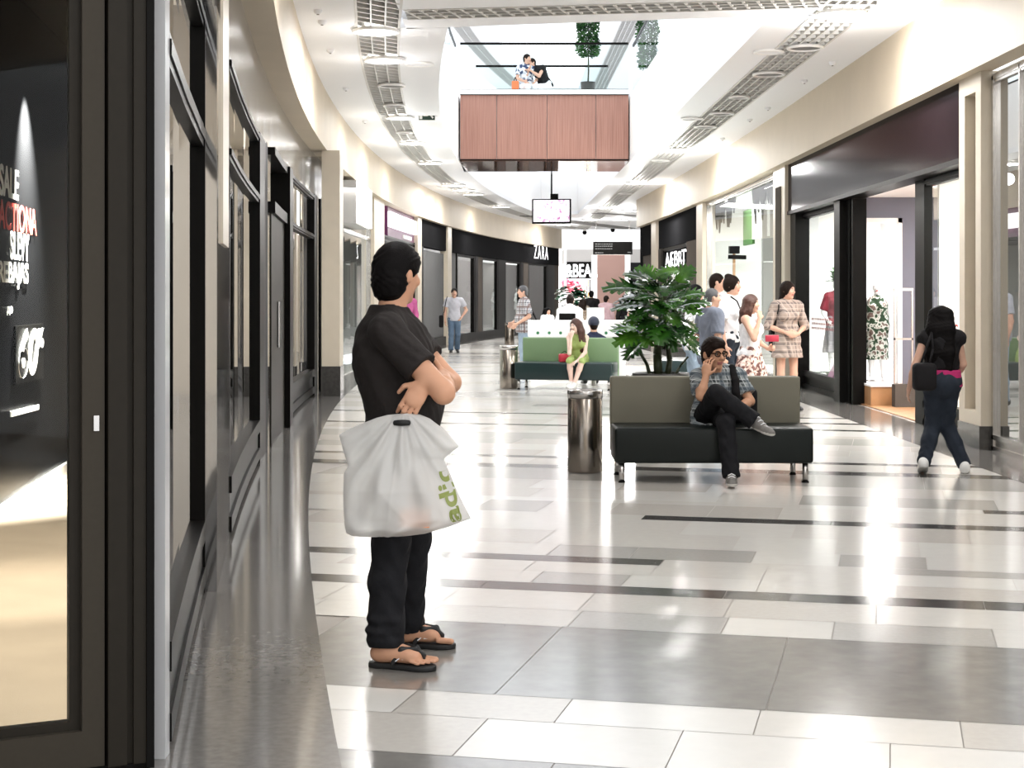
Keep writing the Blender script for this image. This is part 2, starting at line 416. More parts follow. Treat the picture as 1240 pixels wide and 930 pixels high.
# ------------------------------------------------------------------ floor
UU = V((.2297, .9733)); VV = V((.9733, -.2297))
def uv2(u, v): return V((UU[0] * u + VV[0] * v, UU[1] * u + VV[1] * v, 0))
def build_floor():
    mb = MB(); FM = ['grout', 'tile_a', 'tile_b', 'tile_c', 'tile_d', 'granite2', 'strip']
    mb.quad((-3.6, -9, -.004), (6, -9, -.004), (9.5, 97, -.004), (-4, 97, -.004), 0)
    r = random.Random(3)
    rows = [(2.0, 2.9, 'd'), (2.9, 3.5, 'l'), (3.5, 4.0, 'l'), (4.0, 5.249, 'd'), (5.249, 5.745, 'l'), (5.745, 6.10, 'l'), (6.10, 7.43, 'd'), (7.43, 7.83, 'l'), (7.83, 8.31, 'l'), (8.31, 8.54, 's'),
            (8.54, 8.9, 'l'), (8.9, 9.25, 'l'), (9.25, 9.46, 'sL'), (9.46, 9.9, 'l'), (9.9, 10.5, 'l'), (10.5, 11.14, 'l'), (11.14, 11.36, 'sR'), (11.36, 12.0, 'l'), (12.0, 12.2, 'sR2'),
            (12.2, 12.8, 'l'), (12.8, 13.4, 'l'), (13.4, 14.3, 'g'), (14.3, 14.6, 's'), (14.6, 15.2, 'l'), (15.2, 15.4, 's'), (15.4, 16., 'l'), (16., 16.6, 'l'), (16.6, 17.2, 'l'), (17.2, 18.0, 'g'), (18.0, 18.3, 'l'), (18.3, 19., 'l'), (19., 19.2, 's'), (19.2, 20., 'l'), (20., 20.2, 'sR')]
    u = 20.2
    while u < 101:
        k = r.choice('lllllsll')
        w = .16 if k == 's' else r.choice((.5, .6, .7))
        if k == 'l' and r.random() < .05: k = 'g'; w = .9
        rows.append((u, u + w, k)); u += w
    g = .0022
    for (u0, u1, k) in rows:
        um = (u0 + u1) / 2
        v = (-4.2 - .2297 * um) / .9733 + r.random() * .3; vend = ((9.5 if um > 50 else 5.4) - .2297 * um) / .9733
        off = r.random()
        while v < vend:
            w = {'d': 1.05, 'l': r.choice((.62, .72, .72, .5))}.get(k, 1.3)
            if um > 40: w *= 2
            v1 = v + w; c = uv2(um, (v + v1) / 2)
            kk = k
            if k == 'sL': kk = 's' if v1 < -.7 else 'l'
            if k == 'sR': kk = 's' if v > -2.6 else 'l'
            if k == 'sR2': kk = 's' if v > -.2 else 'l'
            cut0, cut1 = v, v1
            if k == 'sL' and kk == 's': cut1 = min(v1, -1.31)
            if k == 'sR' and kk == 's' and um < 12: cut0 = max(v, -2.30)
            if kk == 's': mi = 6
            elif kk == 'd': mi = 5
            elif kk == 'g': mi = 4
            else: mi = r.choice((1, 1, 2, 2, 2, 1, 3, 3, 4) if um < 30 else (1, 2, 2, 1, 3))
            xl = XL(max(-5, min(90, c.y)))
            if c.x > xl + .2 - (4 if c.y > 76 else 0) and (c.x < XR(min(c.y, 53)) + .1 or c.y > 54) and cut1 > cut0:
                mb.quad(uv2(u0 + g, cut0 + g), uv2(u0 + g, cut1 - g), uv2(u1 - g, cut1 - g), uv2(u1 - g, cut0 + g), mi)
            v = v1
    struct(mb.build('floor', [M[k] for k in FM]))
    b = MB()
    for i in range(80):
        a, c = -8 + i * 1.05, -8 + (i + 1) * 1.05
        b.quad(WL.p(a, -.1, .0015), WL.p(a, .52, .0015), WL.p(c, .52, .0015), WL.p(c, -.1, .0015))
    struct(b.build('trim_floor_border_left', M['granite']))
    b = MB()
    for i in range(58):
        a, c = -5 + i, -4 + i
        b.quad(WR.p(a, -.1, .0015), WR.p(a, .62, .0015), WR.p(c, .62, .0015), WR.p(c, -.1, .0015))
    struct(b.build('trim_floor_border_right', M['granite']))
build_floor()

# ------------------------------------------------------------------ beige fascia and main ceiling
ZF, ZC = 3.85, 4.75
b = MB(); b.arc(WL, -8, 76, .0, .25, ZF, ZC, 70); struct(b.build('wall_fascia_left', M['beige'], smooth=False))
b = MB(); b.arc(WR, -6, 53, .0, .24, ZF, ZC, 50); struct(b.build('wall_fascia_right', M['beige']))
fL = lambda o: (lambda Y: XL(Y) + o)
xv = lambda Y: 2.95 - .0095 * (Y - 18)
xg1 = lambda Y: 3.42 - .0076 * (Y - 17); xg2 = lambda Y: 4.0 - .008 * (Y - 17)
fR = lambda Y: XR(min(Y, 53)) - .24
fRfar = lambda Y: fR(Y) if Y < 53 else 8.5
yb1 = lambda X: 17.75 - .155 * X; yb2 = lambda X: 18.32 - .17 * X; yv = lambda X: 18.93 - .21 * X
def ceiling_level(z, Y0, name, near=True):
    c = MB(); TH = .12
    c.strip(fL(.25), fL(.92), Y0, 76, z, 60, th=TH); c.strip(fL(1.42), fL(2.0), max(Y0, 19.13), 62, z, 45, th=TH)
    c.strip(xg2, fRfar, Y0, 76, z, 40, th=TH); c.strip(xv, xg1, max(Y0, 18.4), 62, z, 30, th=TH)
    c.strip(fL(1.42), xg1, 62, 76, z, 8, th=TH)
    if near:
        c.strip(fL(1.42), xg1, Y0, 16.5, z, 24, th=TH)
        n = 14
        for i in range(n):
            xa = -1.26 + (3.42 + 1.26) * i / n; xb = -1.26 + (3.42 + 1.26) * (i + 1) / n
            for (f0, f1) in ((lambda X: 16.5, yb1), (yb2, yv)):
                q = [V((xa, f0(xa), z)), V((xb, f0(xb), z)), V((xb, f1(xb), z)), V((xa, f1(xa), z))]
                c.hexa(q + [p + V((0, 0, TH)) for p in q])
    return struct(c.build(name, M['ceil']))
ceiling_level(ZC, -8, 'ceiling')
ceiling_level(9.6, 36, 'ceiling_upper', False)

def grille(fa, fb, Y0, Y1, z, slant, name, step=.13, nl=5):
    g = MB()
    g.strip(fa, fb, Y0, Y1, z + .07, 40, mi=0, th=.05)
    Y = Y0
    while Y < Y1:
        a = V((fa(Y), Y, z + .02)); Y2 = Y + slant; c = V((fb(Y2), Y2, z + .02))
        g.beam(a, c, .03, .05, mi=1); Y += step
    for k in range(nl + 1):
        t = k / nl; n = 36
        for i in range(n):
            ya = Y0 + (Y1 - Y0) * i / n; yc = Y0 + (Y1 - Y0) * (i + 1) / n
            g.beam((fa(ya) * (1 - t) + fb(ya) * t, ya, z + .02), (fa(yc) * (1 - t) + fb(yc) * t, yc, z + .02), .018 if 0 < k < nl else .03, .06, mi=1)
    return struct(g.build(name, [M['griddark'], M['gridbar']]))
grille(fL(.92), fL(1.42), 12, 76, ZC, .5, 'ceiling_grille_left', .3, 3)
grille(xg1, xg2, 12, 76, ZC, .0, 'ceiling_grille_right', .28, 5)
grille(fL(.92), fL(1.42), 38, 76, 9.6, .5, 'ceiling_grille_upper_left', .35, 2)
grille(xg1, xg2, 38, 76, 9.6, 0., 'ceiling_grille_upper_right', .35, 4)
g = MB(); n = 30
for i in range(n):
    xa = -1.2 + 4.6 * i / n; xb = -1.2 + 4.6 * (i + 1) / n
    q = [V((xa, yb1(xa), ZC + .07)), V((xb, yb1(xb), ZC + .07)), V((xb, yb2(xb), ZC + .07)), V((xa, yb2(xa), ZC + .07))]
    g.hexa(q + [p + V((0, 0, .04)) for p in q], 0)
    g.beam((xa, yb1(xa), ZC + .02), (xb, yb2(xb), ZC + .02), .03, .05, mi=1)
for t in (0, .33, .66, 1):
    g.beam((-1.2, yb1(-1.2) * (1 - t) + yb2(-1.2) * t, ZC + .02), (3.4, yb1(3.4) * (1 - t) + yb2(3.4) * t, ZC + .02), .03, .06, mi=1)
struct(g.build('ceiling_grille_crosswise', [M['griddark'], M['gridbar']]))
# far ceiling: crossing grille bands beyond the void
g = MB()
for (a, c) in (((1.3, 66), (5.4, 75)), ((3.2, 61), (7.0, 66)), ((.5, 63), (5.5, 74.5))):
    g.beam((a[0], a[1], ZC - .01), (c[0], c[1], ZC - .01), .45, .03)
struct(g.build('ceiling_grille_far', M['griddark']))

# void: white inner faces, upper slab edges
b = MB(); n = 45
for i in range(n):
    a, c = 18.9 + (62 - 18.9) * i / n, 18.9 + (62 - 18.9) * (i + 1) / n
    b.hexa([V((XL(a) + 1.85, a, ZC + .121)), V((XL(a) + 1.995, a, ZC + .121)), V((XL(c) + 1.995, c, ZC + .121)), V((XL(c) + 1.85, c, ZC + .121)), V((XL(a) + 1.85, a, 6.3)), V((XL(a) + 1.995, a, 6.3)), V((XL(c) + 1.995, c, 6.3)), V((XL(c) + 1.85, c, 6.3))])
struct(b.build('wall_void_left', M['white']))
b = MB(); b.hexa([V((xv(18.3) + .005, 18.3, ZC + .121)), V((xv(18.3) + .15, 18.3, ZC + .121)), V((xv(62) + .15, 62, ZC + .121)), V((xv(62) + .005, 62, ZC + .121)), V((xv(18.3) + .005, 18.3, 6.3)), V((xv(18.3) + .15, 18.3, 6.3)), V((xv(62) + .15, 62, 6.3)), V((xv(62) + .005, 62, 6.3))])
struct(b.build('wall_void_right', M['white']))
b = MB(); b.box((XL(62) + 1.9, 62.01, ZC + .121), (xv(62) + .1, 62.2, 6.3)); struct(b.build('wall_void_far', M['white']))
b = MB(); b.arc(WL, 20, 76, -3, 1.84, 6.2, 6.3, 40); b.strip(lambda Y: xv(Y) + .16, lambda Y: 9., 18.3, 76, 6.2, 10, th=.1); b.box((-2, 62.3, 6.2), (6, 78, 6.3))
struct(b.build('floor_upper', M['ceil']))
# glass balustrades of the upper level
def balustrade(name, pts, z0, z1, lab):
    r = empty(name, pts[0], 0, lab, 'balustrade')
    g = MB(); t = MB(); s = MB(); o = V(pts[0])
    for a, c in zip(pts[:-1], pts[1:]):
        a = V(a) - o; c = V(c) - o
        g.beam(a + V((0, 0, (z0 + z1) / 2 - o.z)), c + V((0, 0, (z0 + z1) / 2 - o.z)), .02, z1 - z0)
        t.beam(a + V((0, 0, z1 + .02 - o.z)), c + V((0, 0, z1 + .02 - o.z)), .05, .05)
        s.beam(a + V((0, 0, z0 - o.z - .03)), c + V((0, 0, z0 - o.z - .03)), .06, .06)
    g.build('glass_panel', M['rail_glass'], r); t.build('handrail', M['black'], r); s.build('bottom_rail', M['black'], r)
    return r
balustrade('glass_balustrade', [(XL(Y) + 1.93, Y, 6.36) for Y in np.linspace(19.5, 37.6, 10)], 6.36, 7.4, 'glass balustrade along the curved left edge of the opening above')
balustrade('glass_balustrade', [(xv(Y) + .07, Y, 6.36) for Y in (18.5, 28, 37.6)], 6.36, 7.4, 'glass balustrade along the straight right edge of the opening above')

# bridge with wood front
BX0, BX1, BY0, BY1 = -1.22, 2.74, 37.8, 41.
br = empty('trim_footbridge', (0.76, 39.4, ZC), 0, 'footbridge with a reddish wood front crossing the opening above the hanging screen', kind='structure')
bo = V((.76, 39.4, ZC))
def bx(mb, a, c, mi=0): mb.box(V(a) - bo, V(c) - bo, mi); return mb
cuts = [BX0, -.36, .82, 1.97, BX1]
for a, c in zip(cuts[:-1], cuts[1:]):
    m_ = MB(); bx(m_, (a + .006, BY0, 4.79), (c - .006, BY0 + .06, 6.3)); m_.build('veneer_panel', M['veneer'], br)
m_ = MB(); bx(m_, (BX0, BY0 + .06, 4.75), (BX1, BY1, 4.79)); m_.build('underside', M['underside'], br)
m_ = MB(); bx(m_, (BX0, BY0 + .07, 4.8), (BX1, BY1, 6.28)); m_.build('deck', M['white'], br)
m_ = MB(); bx(m_, (BX0, BY0 - .05, 6.30), (BX1, BY0 + .25, 6.42)); m_.build('ledge', M['white'], br)
m_ = MB(); bx(m_, (BX0, BY0 - .03, 4.76), (BX1, BY0 + .0, 4.79)); bx(m_, (BX0, BY0 - .06, 6.29), (BX1, BY0 - .04, 6.31)); m_.build('edge_trim', M['black'], br)
balustrade('glass_balustrade', [(BX0, BY0 + .1, 6.45), (BX1, BY0 + .1, 6.45)], 6.45, 7.5, 'glass balustrade with dark handrail on the near side of the footbridge')
balustrade('glass_balustrade', [(BX0 + .3, BY1 - .1, 6.36), (BX1 - .3, BY1 - .1, 6.36)], 6.36, 7.4, 'glass balustrade on the far side of the footbridge behind the people')

# ------------------------------------------------------------------ downlights
def downlight(name, x, y, r, z, m, label, cat='light', power=0, group=None, dz=.03):
    d = (z - CH) * FPX / (HY - y); X = (x - CX) / FPX * d
    o = empty(name, (X, d, z), 0, label, cat, group)
    a = MB(); a.lathe((0, 0, 0), [(r, .02), (r * 1.18, .0), (r * 1.18, -.025), (r, -.03), (r, .02)], 24); a.build('rim', M['white'], o, True)
    c = MB(); c.cyl((0, 0, -.012), (0, 0, .015), r, n=24); c.build('diffuser', m, o)
    if power:
        lamp(X, d, z - .03, power, .26 if X < .6 else .8)
    return o
LW = 1.
def lamp(X, Y, z, k, g=1.):                                  # a downlight disc shining down, and an added point fill that brightens the ceiling
    for typ, e, dz in (('AREA', 56, .02), ('POINT', 48, .36)):
        l = bpy.data.lights.new('downlight_and_fill', typ); l.energy = e * k * (g if typ == 'POINT' else 1); l.color = (1, .985, .965)
        if typ == 'AREA': l.shape = 'DISK'; l.size = .42
        else: l.shadow_soft_size = .14
        lo = bpy.data.objects.new('downlight_and_fill', l); COL.objects.link(lo); lo.location = (X, Y, z - dz)
for Y_ in (-3., 3., 8., 13.):                      # unseen fill lamps added above and behind the camera, in line with the grilles
    for X_ in (XL(Y_) + 1.17, 3.72):
        lamp(X_, Y_, ZC - .03, .34 if X_ < 2 else .7, .5 if X_ < 2 else .35)
for i, (x, y, r, on) in enumerate([(455, 37, .24, 1), (466, 72, .24, 1), (474, 103, .18, 0), (477, 127, .16, 0), (485, 142, .22, 1), (490, 160, .14, 0), (500, 173, .24, 1), (521, 197, .26, 1), (549, 224, .3, 1), (561, 230, .3, 1), (573, 235, .3, 1), (606, 250, .3, 1)]):
    downlight('ceiling_downlight', x, y, r, ZC - .02, M['lamp'] if on else M['griddark'], ('bright round' if on else 'unlit small round') + ' downlight in the curved left ceiling grille, ' + ['nearest of the row', 'second from the front', 'third from the front', 'fourth from the front', 'fifth from the front', 'sixth from the front', 'seventh from the front', 'eighth from the front', 'ninth from the front', 'tenth from the front', 'eleventh from the front', 'farthest of the row'][i], power=LW * .62 if on else 0, group='downlights in the left grille')
for i, (x, y, r, on) in enumerate([(1018, 16, .24, 1), (975, 57, .2, 0), (931, 89, .2, 0), (895, 117, .14, 0), (874, 137, .18, 0), (854, 153, .18, 0), (821, 181, .26, 1), (800, 194, .18, 0), (772, 221, .3, 1), (757, 234, .2, 0), (735, 251, .3, 1)]):
    downlight('ceiling_downlight', x, y, r, ZC - .02, M['lamp'] if on else M['griddark'], ('bright round' if on else 'unlit small round') + ' downlight in the straight right ceiling grille, ' + ['nearest of the row', 'second from the front', 'third from the front', 'fourth from the front', 'fifth from the front', 'sixth from the front', 'seventh from the front', 'eighth from the front', 'ninth from the front', 'tenth from the front', 'farthest of the row'][i], power=LW * 1.6 if on else 0, group='downlights in the right grille')
for i, (x, y, r, l) in enumerate([(762, 255, .3, 'beside the end of the right fascia'), (714, 266, .3, 'right of the hanging screen'), (682, 272, .28, 'between hanging screen and left fascia end'), (752, 266, .28, 'behind the dark grille bands far off')]):
    downlight('ceiling_downlight', x, y, r, ZC - .02, M['lamp'], 'bright round downlight in the far ceiling, ' + l, power=LW, group='downlights in the far ceiling')
for x, y, l in [(508, 77, 'on the left ceiling strip near the exit sign'), (931, 62, 'on the right strip inside the grille'), (838, 143, 'on the right strip beside the opening')]:
    downlight('ceiling_vent', x, y, .17, ZC - .005, M['ceil'], 'flat grey round vent ' + l, 'vent')
for x, y, l in [(385, 12, 'nearest on the left strip'), (390, 25, 'large, second on the left strip'), (400, 60, 'third on the left strip'), (419, 106, 'fourth on the left strip'), (442, 146, 'fifth on the left strip'), (1008, 75, 'nearest on the right strip'), (974, 97, 'second on the right strip'), (930, 130, 'third on the right strip'), (908, 144, 'fourth on the right strip'), (875, 167, 'fifth on the right strip')]:
    d = (ZC - CH) * FPX / (HY - y)
    o = empty('smoke_detector', ((x - CX) / FPX * d, d, ZC), 0, 'small white smoke detector on the ceiling beside the fascia, ' + l, 'smoke detector')
    a = MB(); a.lathe((0, 0, 0), [(.05, .0), (.05, -.02), (.035, -.045), (.0, -.05)], 14); a.build('cover', M['ceil'], o, True)
    a = MB(); a.cyl((0, 0, -.055), (0, 0, -.045), .015, n=10); a.build('sensor', M['griddark'], o)

# ------------------------------------------------------------------ left side, shop with the open door nearest the camera
sd = V((.9, .43, 0)).normalized()
def dp(x, z, off=0.):                               # point on the door plane at picture column x
    A = V((-1.64, 5.15, 0)); r = V(((x - CX) / FPX, 1, 0))
    # A + s*sd = t*r
    det = sd.x * -r.y + r.x * sd.y
    s_ = (-A.x * -r.y + -r.x * A.y) / det if abs(det) > 1e-9 else 0
    s_ = (r.x * A.y - A.x * r.y) / (sd.x * r.y - r.x * sd.y)
    p = A + sd * s_; nrm = V((sd.y, -sd.x, 0))
    return V((p.x, p.y, z)) + nrm * off
def dbox(mb, xa, xb, z0, z1, o0, o1, mi=0):
    q = [dp(xa, z0, o1), dp(xb, z0, o1), dp(xb, z0, o0), dp(xa, z0, o0)]
    return mb.hexa(q + [p + V((0, 0, z1 - z0)) for p in q], mi)
door = struct(empty('door_1', dp(60, 0)))
do = V(door.location)
def fin(mb, name, mats, parent=door, **kw):
    o = V(parent.location); mb.v = [v - o for v in mb.v]; return mb.build(name, mats, parent, **kw)
m_ = MB(); dbox(m_, 97, 124, .02, 3.1, -.03, .035); dbox(m_, -330, 97, .02, .14, -.03, .035); fin(m_, 'door_stile', M['doorlight'])
m_ = MB(); dbox(m_, 83, 97, .14, 3.1, -.03, .01); dbox(m_, -330, 83, .14, .17, -.03, .012); fin(m_, 'glazing_bead', M['door'])
m_ = MB(); dbox(m_, -330, 84, .16, 3.1, -.008, .004); fin(m_, 'glass_pane', M['doorglass'])
m_ = MB(); dbox(m_, 124, 127.5, .02, 3.1, -.05, -.02); fin(m_, 'seal', M['black'])
lk = fin(dbox(MB(), 110.5, 117, 1.115, 1.165, .035, .043), 'lock_cylinder', M['steel'])
jm = struct(empty('door_2', dp(150, 0)))
m_ = MB(); dbox(m_, 127.5, 150, 0, 3.3, -.05, .05); dbox(m_, 158, 173, 0, 3.3, -.05, .05); dbox(m_, 150, 158, 0, 3.3, -.05, .035); fin(m_, 'door_jamb', M['door'], jm)
m_ = MB(); dbox(m_, 173, 182, 0, 3.3, -.06, .06); dbox(m_, -330, 182, -.0, .018, -.05, .05); fin(m_, 'jamb_edge', M['black'], jm)

# inside of that shop: carpet, dark poster wall, ceiling
b = MB(); b.add([(-9, 2, .002), (-1.75, 2, .002), (-1.75, 5.1, .002), (-1.2, 5.4, .002)] + [WL.p(Y, -.12, .002) for Y in (6, 8, 10, 12, 14, 16)] + [(-9, 16, .002)], [tuple(range(11))]); struct(b.build('floor_shop_left', M['carpet']))
PW = lambda Y: -3.6 - .1212 * (Y - 11.3)
b = MB(); b.hexa([(PW(4.), 4., 0), (PW(4.) - .12, 4., 0), (PW(14.7) - .12, 14.7, 0), (PW(14.7), 14.7, 0), (PW(4.), 4., 3.8), (PW(4.) - .12, 4., 3.8), (PW(14.7) - .12, 14.7, 3.8), (PW(14.7), 14.7, 3.8)])
struct(b.build('wall_shop_partition', M['gloss_black']))
b = MB(); b.hexa([(PW(4.) + .03, 4., 0), (PW(4.), 4., 0), (PW(14.7), 14.7, 0), (PW(14.7) + .03, 14.7, 0), (PW(4.) + .03, 4., .09), (PW(4.), 4., .09), (PW(14.7), 14.7, .09), (PW(14.7) + .03, 14.7, .09)])
struct(b.build('baseboard_shop', M['white']))
b = MB(); b.box((-4.04, 14.7, 0), (-3.7, 14.78, 2.9)); struct(b.build('trim_partition_end', M['white']))
b = MB(); b.box((-9, 16.0, 0), (-2.7, 16.1, 3.8)); struct(b.build('wall_shop_back', M['gloss_black']))
b = MB(); b.box((-9, 2, 3.8), (-1.5, 5.0, 3.9)); b.arc(WL, 5.3, 16, -6, -.1, 3.8, 3.84, 10); struct(b.build('ceiling_shop_left', M['gloss_black']))
def on_wall(x, y):                                  # hit of picture ray with poster wall
    k = (x - CX) / FPX; Y = (-3.6 + .1212 * 11.3) / (k + .1212)
    return V((PW(Y) + .012, Y, CH + (HY - y) / FPX * Y))
def poster(s, x0, x1, yt, yb, m, **kw):
    a = on_wall(x0, yb); c = on_wall(x1, yb); t = on_wall(x0, yt)
    w = V((c.x - a.x, c.y - a.y, 0)).length
    return text_on(s, a, V((c.x - a.x, c.y - a.y, 0)), (0, 0, 1), w, t.z - a.z, m, parent=pst, extrude=.004, **kw)
pst = empty('sale_poster', (0, 0, 0), 0, 'white and red sale lettering on the black wall inside the shop', 'sign')
poster('SALE', -3, 20, 197, 236, M['sign_paper'], bold=.02)
poster('ACTIONA', -4, 42, 240, 276, M['sign_red'], bold=.01)
poster('SLEVY', 10, 33, 279, 314, M['sign_paper'], bold=.02)
poster('REBAJAS', -4, 32, 315, 350, M['sign_paper'], bold=.02)
poster('до', 6, 13, 371, 382, M['sign_paper'], bold=.02)
a_, c_, t_ = on_wall(10, 505), on_wall(44, 496), on_wall(10, 512)
mb = MB(); mb.hexa([a_, c_, c_ + V((.01, 0, 0)), a_ + V((.01, 0, 0)), a_ + V((0, 0, .04)), c_ + V((0, 0, .04)), c_ + V((.01, 0, .04)), a_ + V((.01, 0, .04))]); mb.build('white_bar', M['sign_paper'], pst)
pl = empty('discount_placard', (0, 0, 0), 0, 'square black placard reading 60% in white on the dark shop wall', 'sign')
a_, c_ = on_wall(14, 466), on_wall(48, 458); t_ = on_wall(14, 395)
mb = MB(); mb.hexa([a_, c_, c_ + V((.02, .0, 0)), a_ + V((.02, 0, 0)), V((a_.x, a_.y, t_.z)), V((c_.x, c_.y, t_.z)), V((c_.x + .02, c_.y, t_.z)), V((a_.x + .02, a_.y, t_.z))]); mb.build('board', M['black'], pl)
a_ = on_wall(17, 459); c_ = on_wall(41, 459); t_ = on_wall(17, 399)
text_on('60', a_ + V((.022, 0, 0)), V((c_.x - a_.x, c_.y - a_.y, 0)), (0, 0, 1), (c_ - a_).xy.length, t_.z - a_.z, M['sign_paper'], parent=pl, extrude=.004, bold=.03, shear=.2)
a_ = on_wall(40, 422); c_ = on_wall(47.5, 422); t_ = on_wall(40, 398)
text_on('%', a_ + V((.022, 0, 0)), V((c_.x - a_.x, c_.y - a_.y, 0)), (0, 0, 1), (c_ - a_).xy.length, t_.z - a_.z, M['sign_paper'], parent=pl, extrude=.004, bold=.03)
# spot that lights the poster wall and the carpet
def spot(name, loc, to, e, size, col=(1, .9, .78), blend=.5, r=.04):
    l = bpy.data.lights.new(name, 'SPOT'); l.energy = e; l.spot_size = math.radians(size); l.spot_blend = blend; l.color = col; l.shadow_soft_size = r
    o = bpy.data.objects.new(name, l); COL.objects.link(o); o.location = loc
    o.rotation_euler = (V(to) - V(loc)).to_track_quat('-Z', 'Y').to_euler(); return o
def area(name, loc, to, e, sx, sy, col=(1, .97, .94)):
    l = bpy.data.lights.new(name, 'AREA'); l.shape = 'RECTANGLE'; l.size = sx; l.size_y = sy; l.energy = e; l.color = col
    o = bpy.data.objects.new(name, l); COL.objects.link(o); o.location = loc
    o.rotation_euler = (V(to) - V(loc)).to_track_quat('-Z', 'Y').to_euler(); return o
spot('shop_spot', (-2.2, 7.2, 3.7), (-2.35, 7.3, 0), 560, 70)
spot('shop_spot', (-2.3, 9.2, 3.7), (-2.9, 9.4, 0), 450, 60)
spot('poster_spot', (PW(12.35) + .33, 12.30, 3.35), (PW(12.35), 12.35, 2.35), 6500, 64, col=(1, .95, .88), blend=1., r=.02)

# ------------------------------------------------------------------ left wall: mirror cladding, black framed windows
wn = [0]
def window(W, Y0, Y1, z0, z1, transoms=(), glass='reflglass', fr=.10, stile=.09, frame='black', off=0., sill=None, stiles=(1, 1)):
    """framed window in a curved wall; returns its structure empty"""
    wn[0] += 1
    base = W.p((Y0 + Y1) / 2, off, 0)
    r = struct(empty('window_%d' % wn[0], base))
    m = MB()
    dY = stile
    if stiles[0]: m.arc(W, Y0, Y0 + dY, off - .06, off + fr, z0, z1, 1)
    if stiles[1]: m.arc(W, Y1 - dY, Y1, off - .06, off + fr, z0, z1, 1)
    for (a, c) in list(transoms) + [(z1 - .09, z1)]:
        m.arc(W, Y0, Y1, off - .06, off + fr * .55, a, c); m.arc(W, Y0, Y1, off - .06, off + fr, a + (c - a) * .3, c - (c - a) * .25)
    if sill:
        a, c = sill
        m.arc(W, Y0, Y1, off - .06, off + fr, a, a + (c - a) * .28); m.arc(W, Y0, Y1, off - .06, off + fr * .3, a + (c - a) * .28, a + (c - a) * .7); m.arc(W, Y0, Y1, off - .06, off + fr, a + (c - a) * .7, c)
    fin(m, 'window_frame', M[frame], r)
    g = MB(); g.arc(W, Y0 + .01, Y1 - .01, off - .03, off - .018, (sill[1] if sill else z0), z1 - .02); fin(g, 'window_pane', M[glass], r)
    return r
def clad(name, W, Y0, Y1, o0, o1, z0, z1, m, n=None):
    b = MB(); b.arc(W, Y0, Y1, o0, o1, z0, z1, n); return struct(b.build(name, M[m]))
Yc = ly(388)
clad('wall_left_cladding', WL, 5.42, Yc, -.1, .0, 3.08, ZF, 'panel')
b = MB(); b.box((-1.214, 5.40, 0), (-1.163, 5.47, ZF)); struct(b.build('trim_mirror_1', M['pale_polish']))
window(WL, 5.48, WL.Yx(257.5, -.04), .0, 3.06, [(2.34, 2.46)], sill=(.04, .38), stile=.85, stiles=(0, 1), fr=.02, off=-.06)
clad('trim_mirror_2', WL, ly(258), ly(274.5), -.1, .02, 0, 3.08, 'mirror')
b = MB(); b.arc(WL, ly(262.5), ly(270), .02, .035, 1.85, ZF, 2); struct(b.build('trim_column_reflection', M['column']))  # beige strip put in as a column's reflection in the polished cladding
window(WL, ly(275), ly(318), .0, 3.1, [(2.44, 2.53)], sill=(.04, .40), stile=1.0, stiles=(0, 1), fr=.03)
clad('trim_mirror_3', WL, ly(318), ly(321.5), -.1, .05, 0, 3.1, 'mirror')
dr = struct(empty('door_3', WL.p(ly(331), 0, 0)))
m_ = MB(); m_.arc(WL, ly(321.5), ly(341), -.15, .06, 0, 2.42); fin(m_, 'door_leaf', M['door'], dr)
m_ = MB(); m_.arc(WL, ly(321.5), ly(341), -.15, .10, 2.42, 2.54); m_.arc(WL, ly(338), ly(342), -.15, .13, 0, 3.1); m_.arc(WL, ly(321.5), ly(341), -.15, .10, 3.02, 3.1); fin(m_, 'door_frame', M['black'], dr)
m_ = MB(); m_.arc(WL, ly(322), ly(338), -.05, -.02, 2.54, 3.02); fin(m_, 'fanlight', M['reflglass'], dr)
m_ = MB(); q_ = WL.p(ly(329), .075, 1.0); m_.cyl(q_, q_ + V((0, 0, .5)), .015, n=8); fin(m_, 'door_handle', M['steel'], dr)
window(WL, ly(342), ly(381.5), .0, 3.18, [(2.47, 2.55)], sill=(.04, .42), stile=.6, fr=.04)
clad('trim_mirror_4', WL, ly(381.5), ly(388.5), -.1, .02, 0, 3.18, 'mirror')
clad('wall_left_dark', WL, ly(275), ly(388), -2.6, -2.5, 0, 3.85, 'grey')
b = MB(); b.arc(WL, 16.2, 26, -2.5, -.1, -.0, .01); struct(b.build('floor_shop_left_inner', M['tile_c']))
# beige column
def column(name, xa, xb, Y, dep, z1, base, mcol='column'):
    Xa = (xa - CX) / FPX * Y; Xb = (xb - CX) / FPX * Y
    r = struct(empty(name, ((Xa + Xb) / 2, Y + dep / 2, 0))); o = V(r.location)
    m = MB(); m.box(V((Xa, Y, base)) - o, V((Xb, Y + dep, z1)) - o); m.build('shaft', M[mcol], r)
    m = MB(); m.box(V((Xa - .01, Y - .012, 0)) - o, V((Xb + .01, Y + dep, base)) - o); m.build('plinth', M['strip'], r)
    return r
column('trim_column_1', 389.5, 411.5, 25.2, .5, ZF, .47)
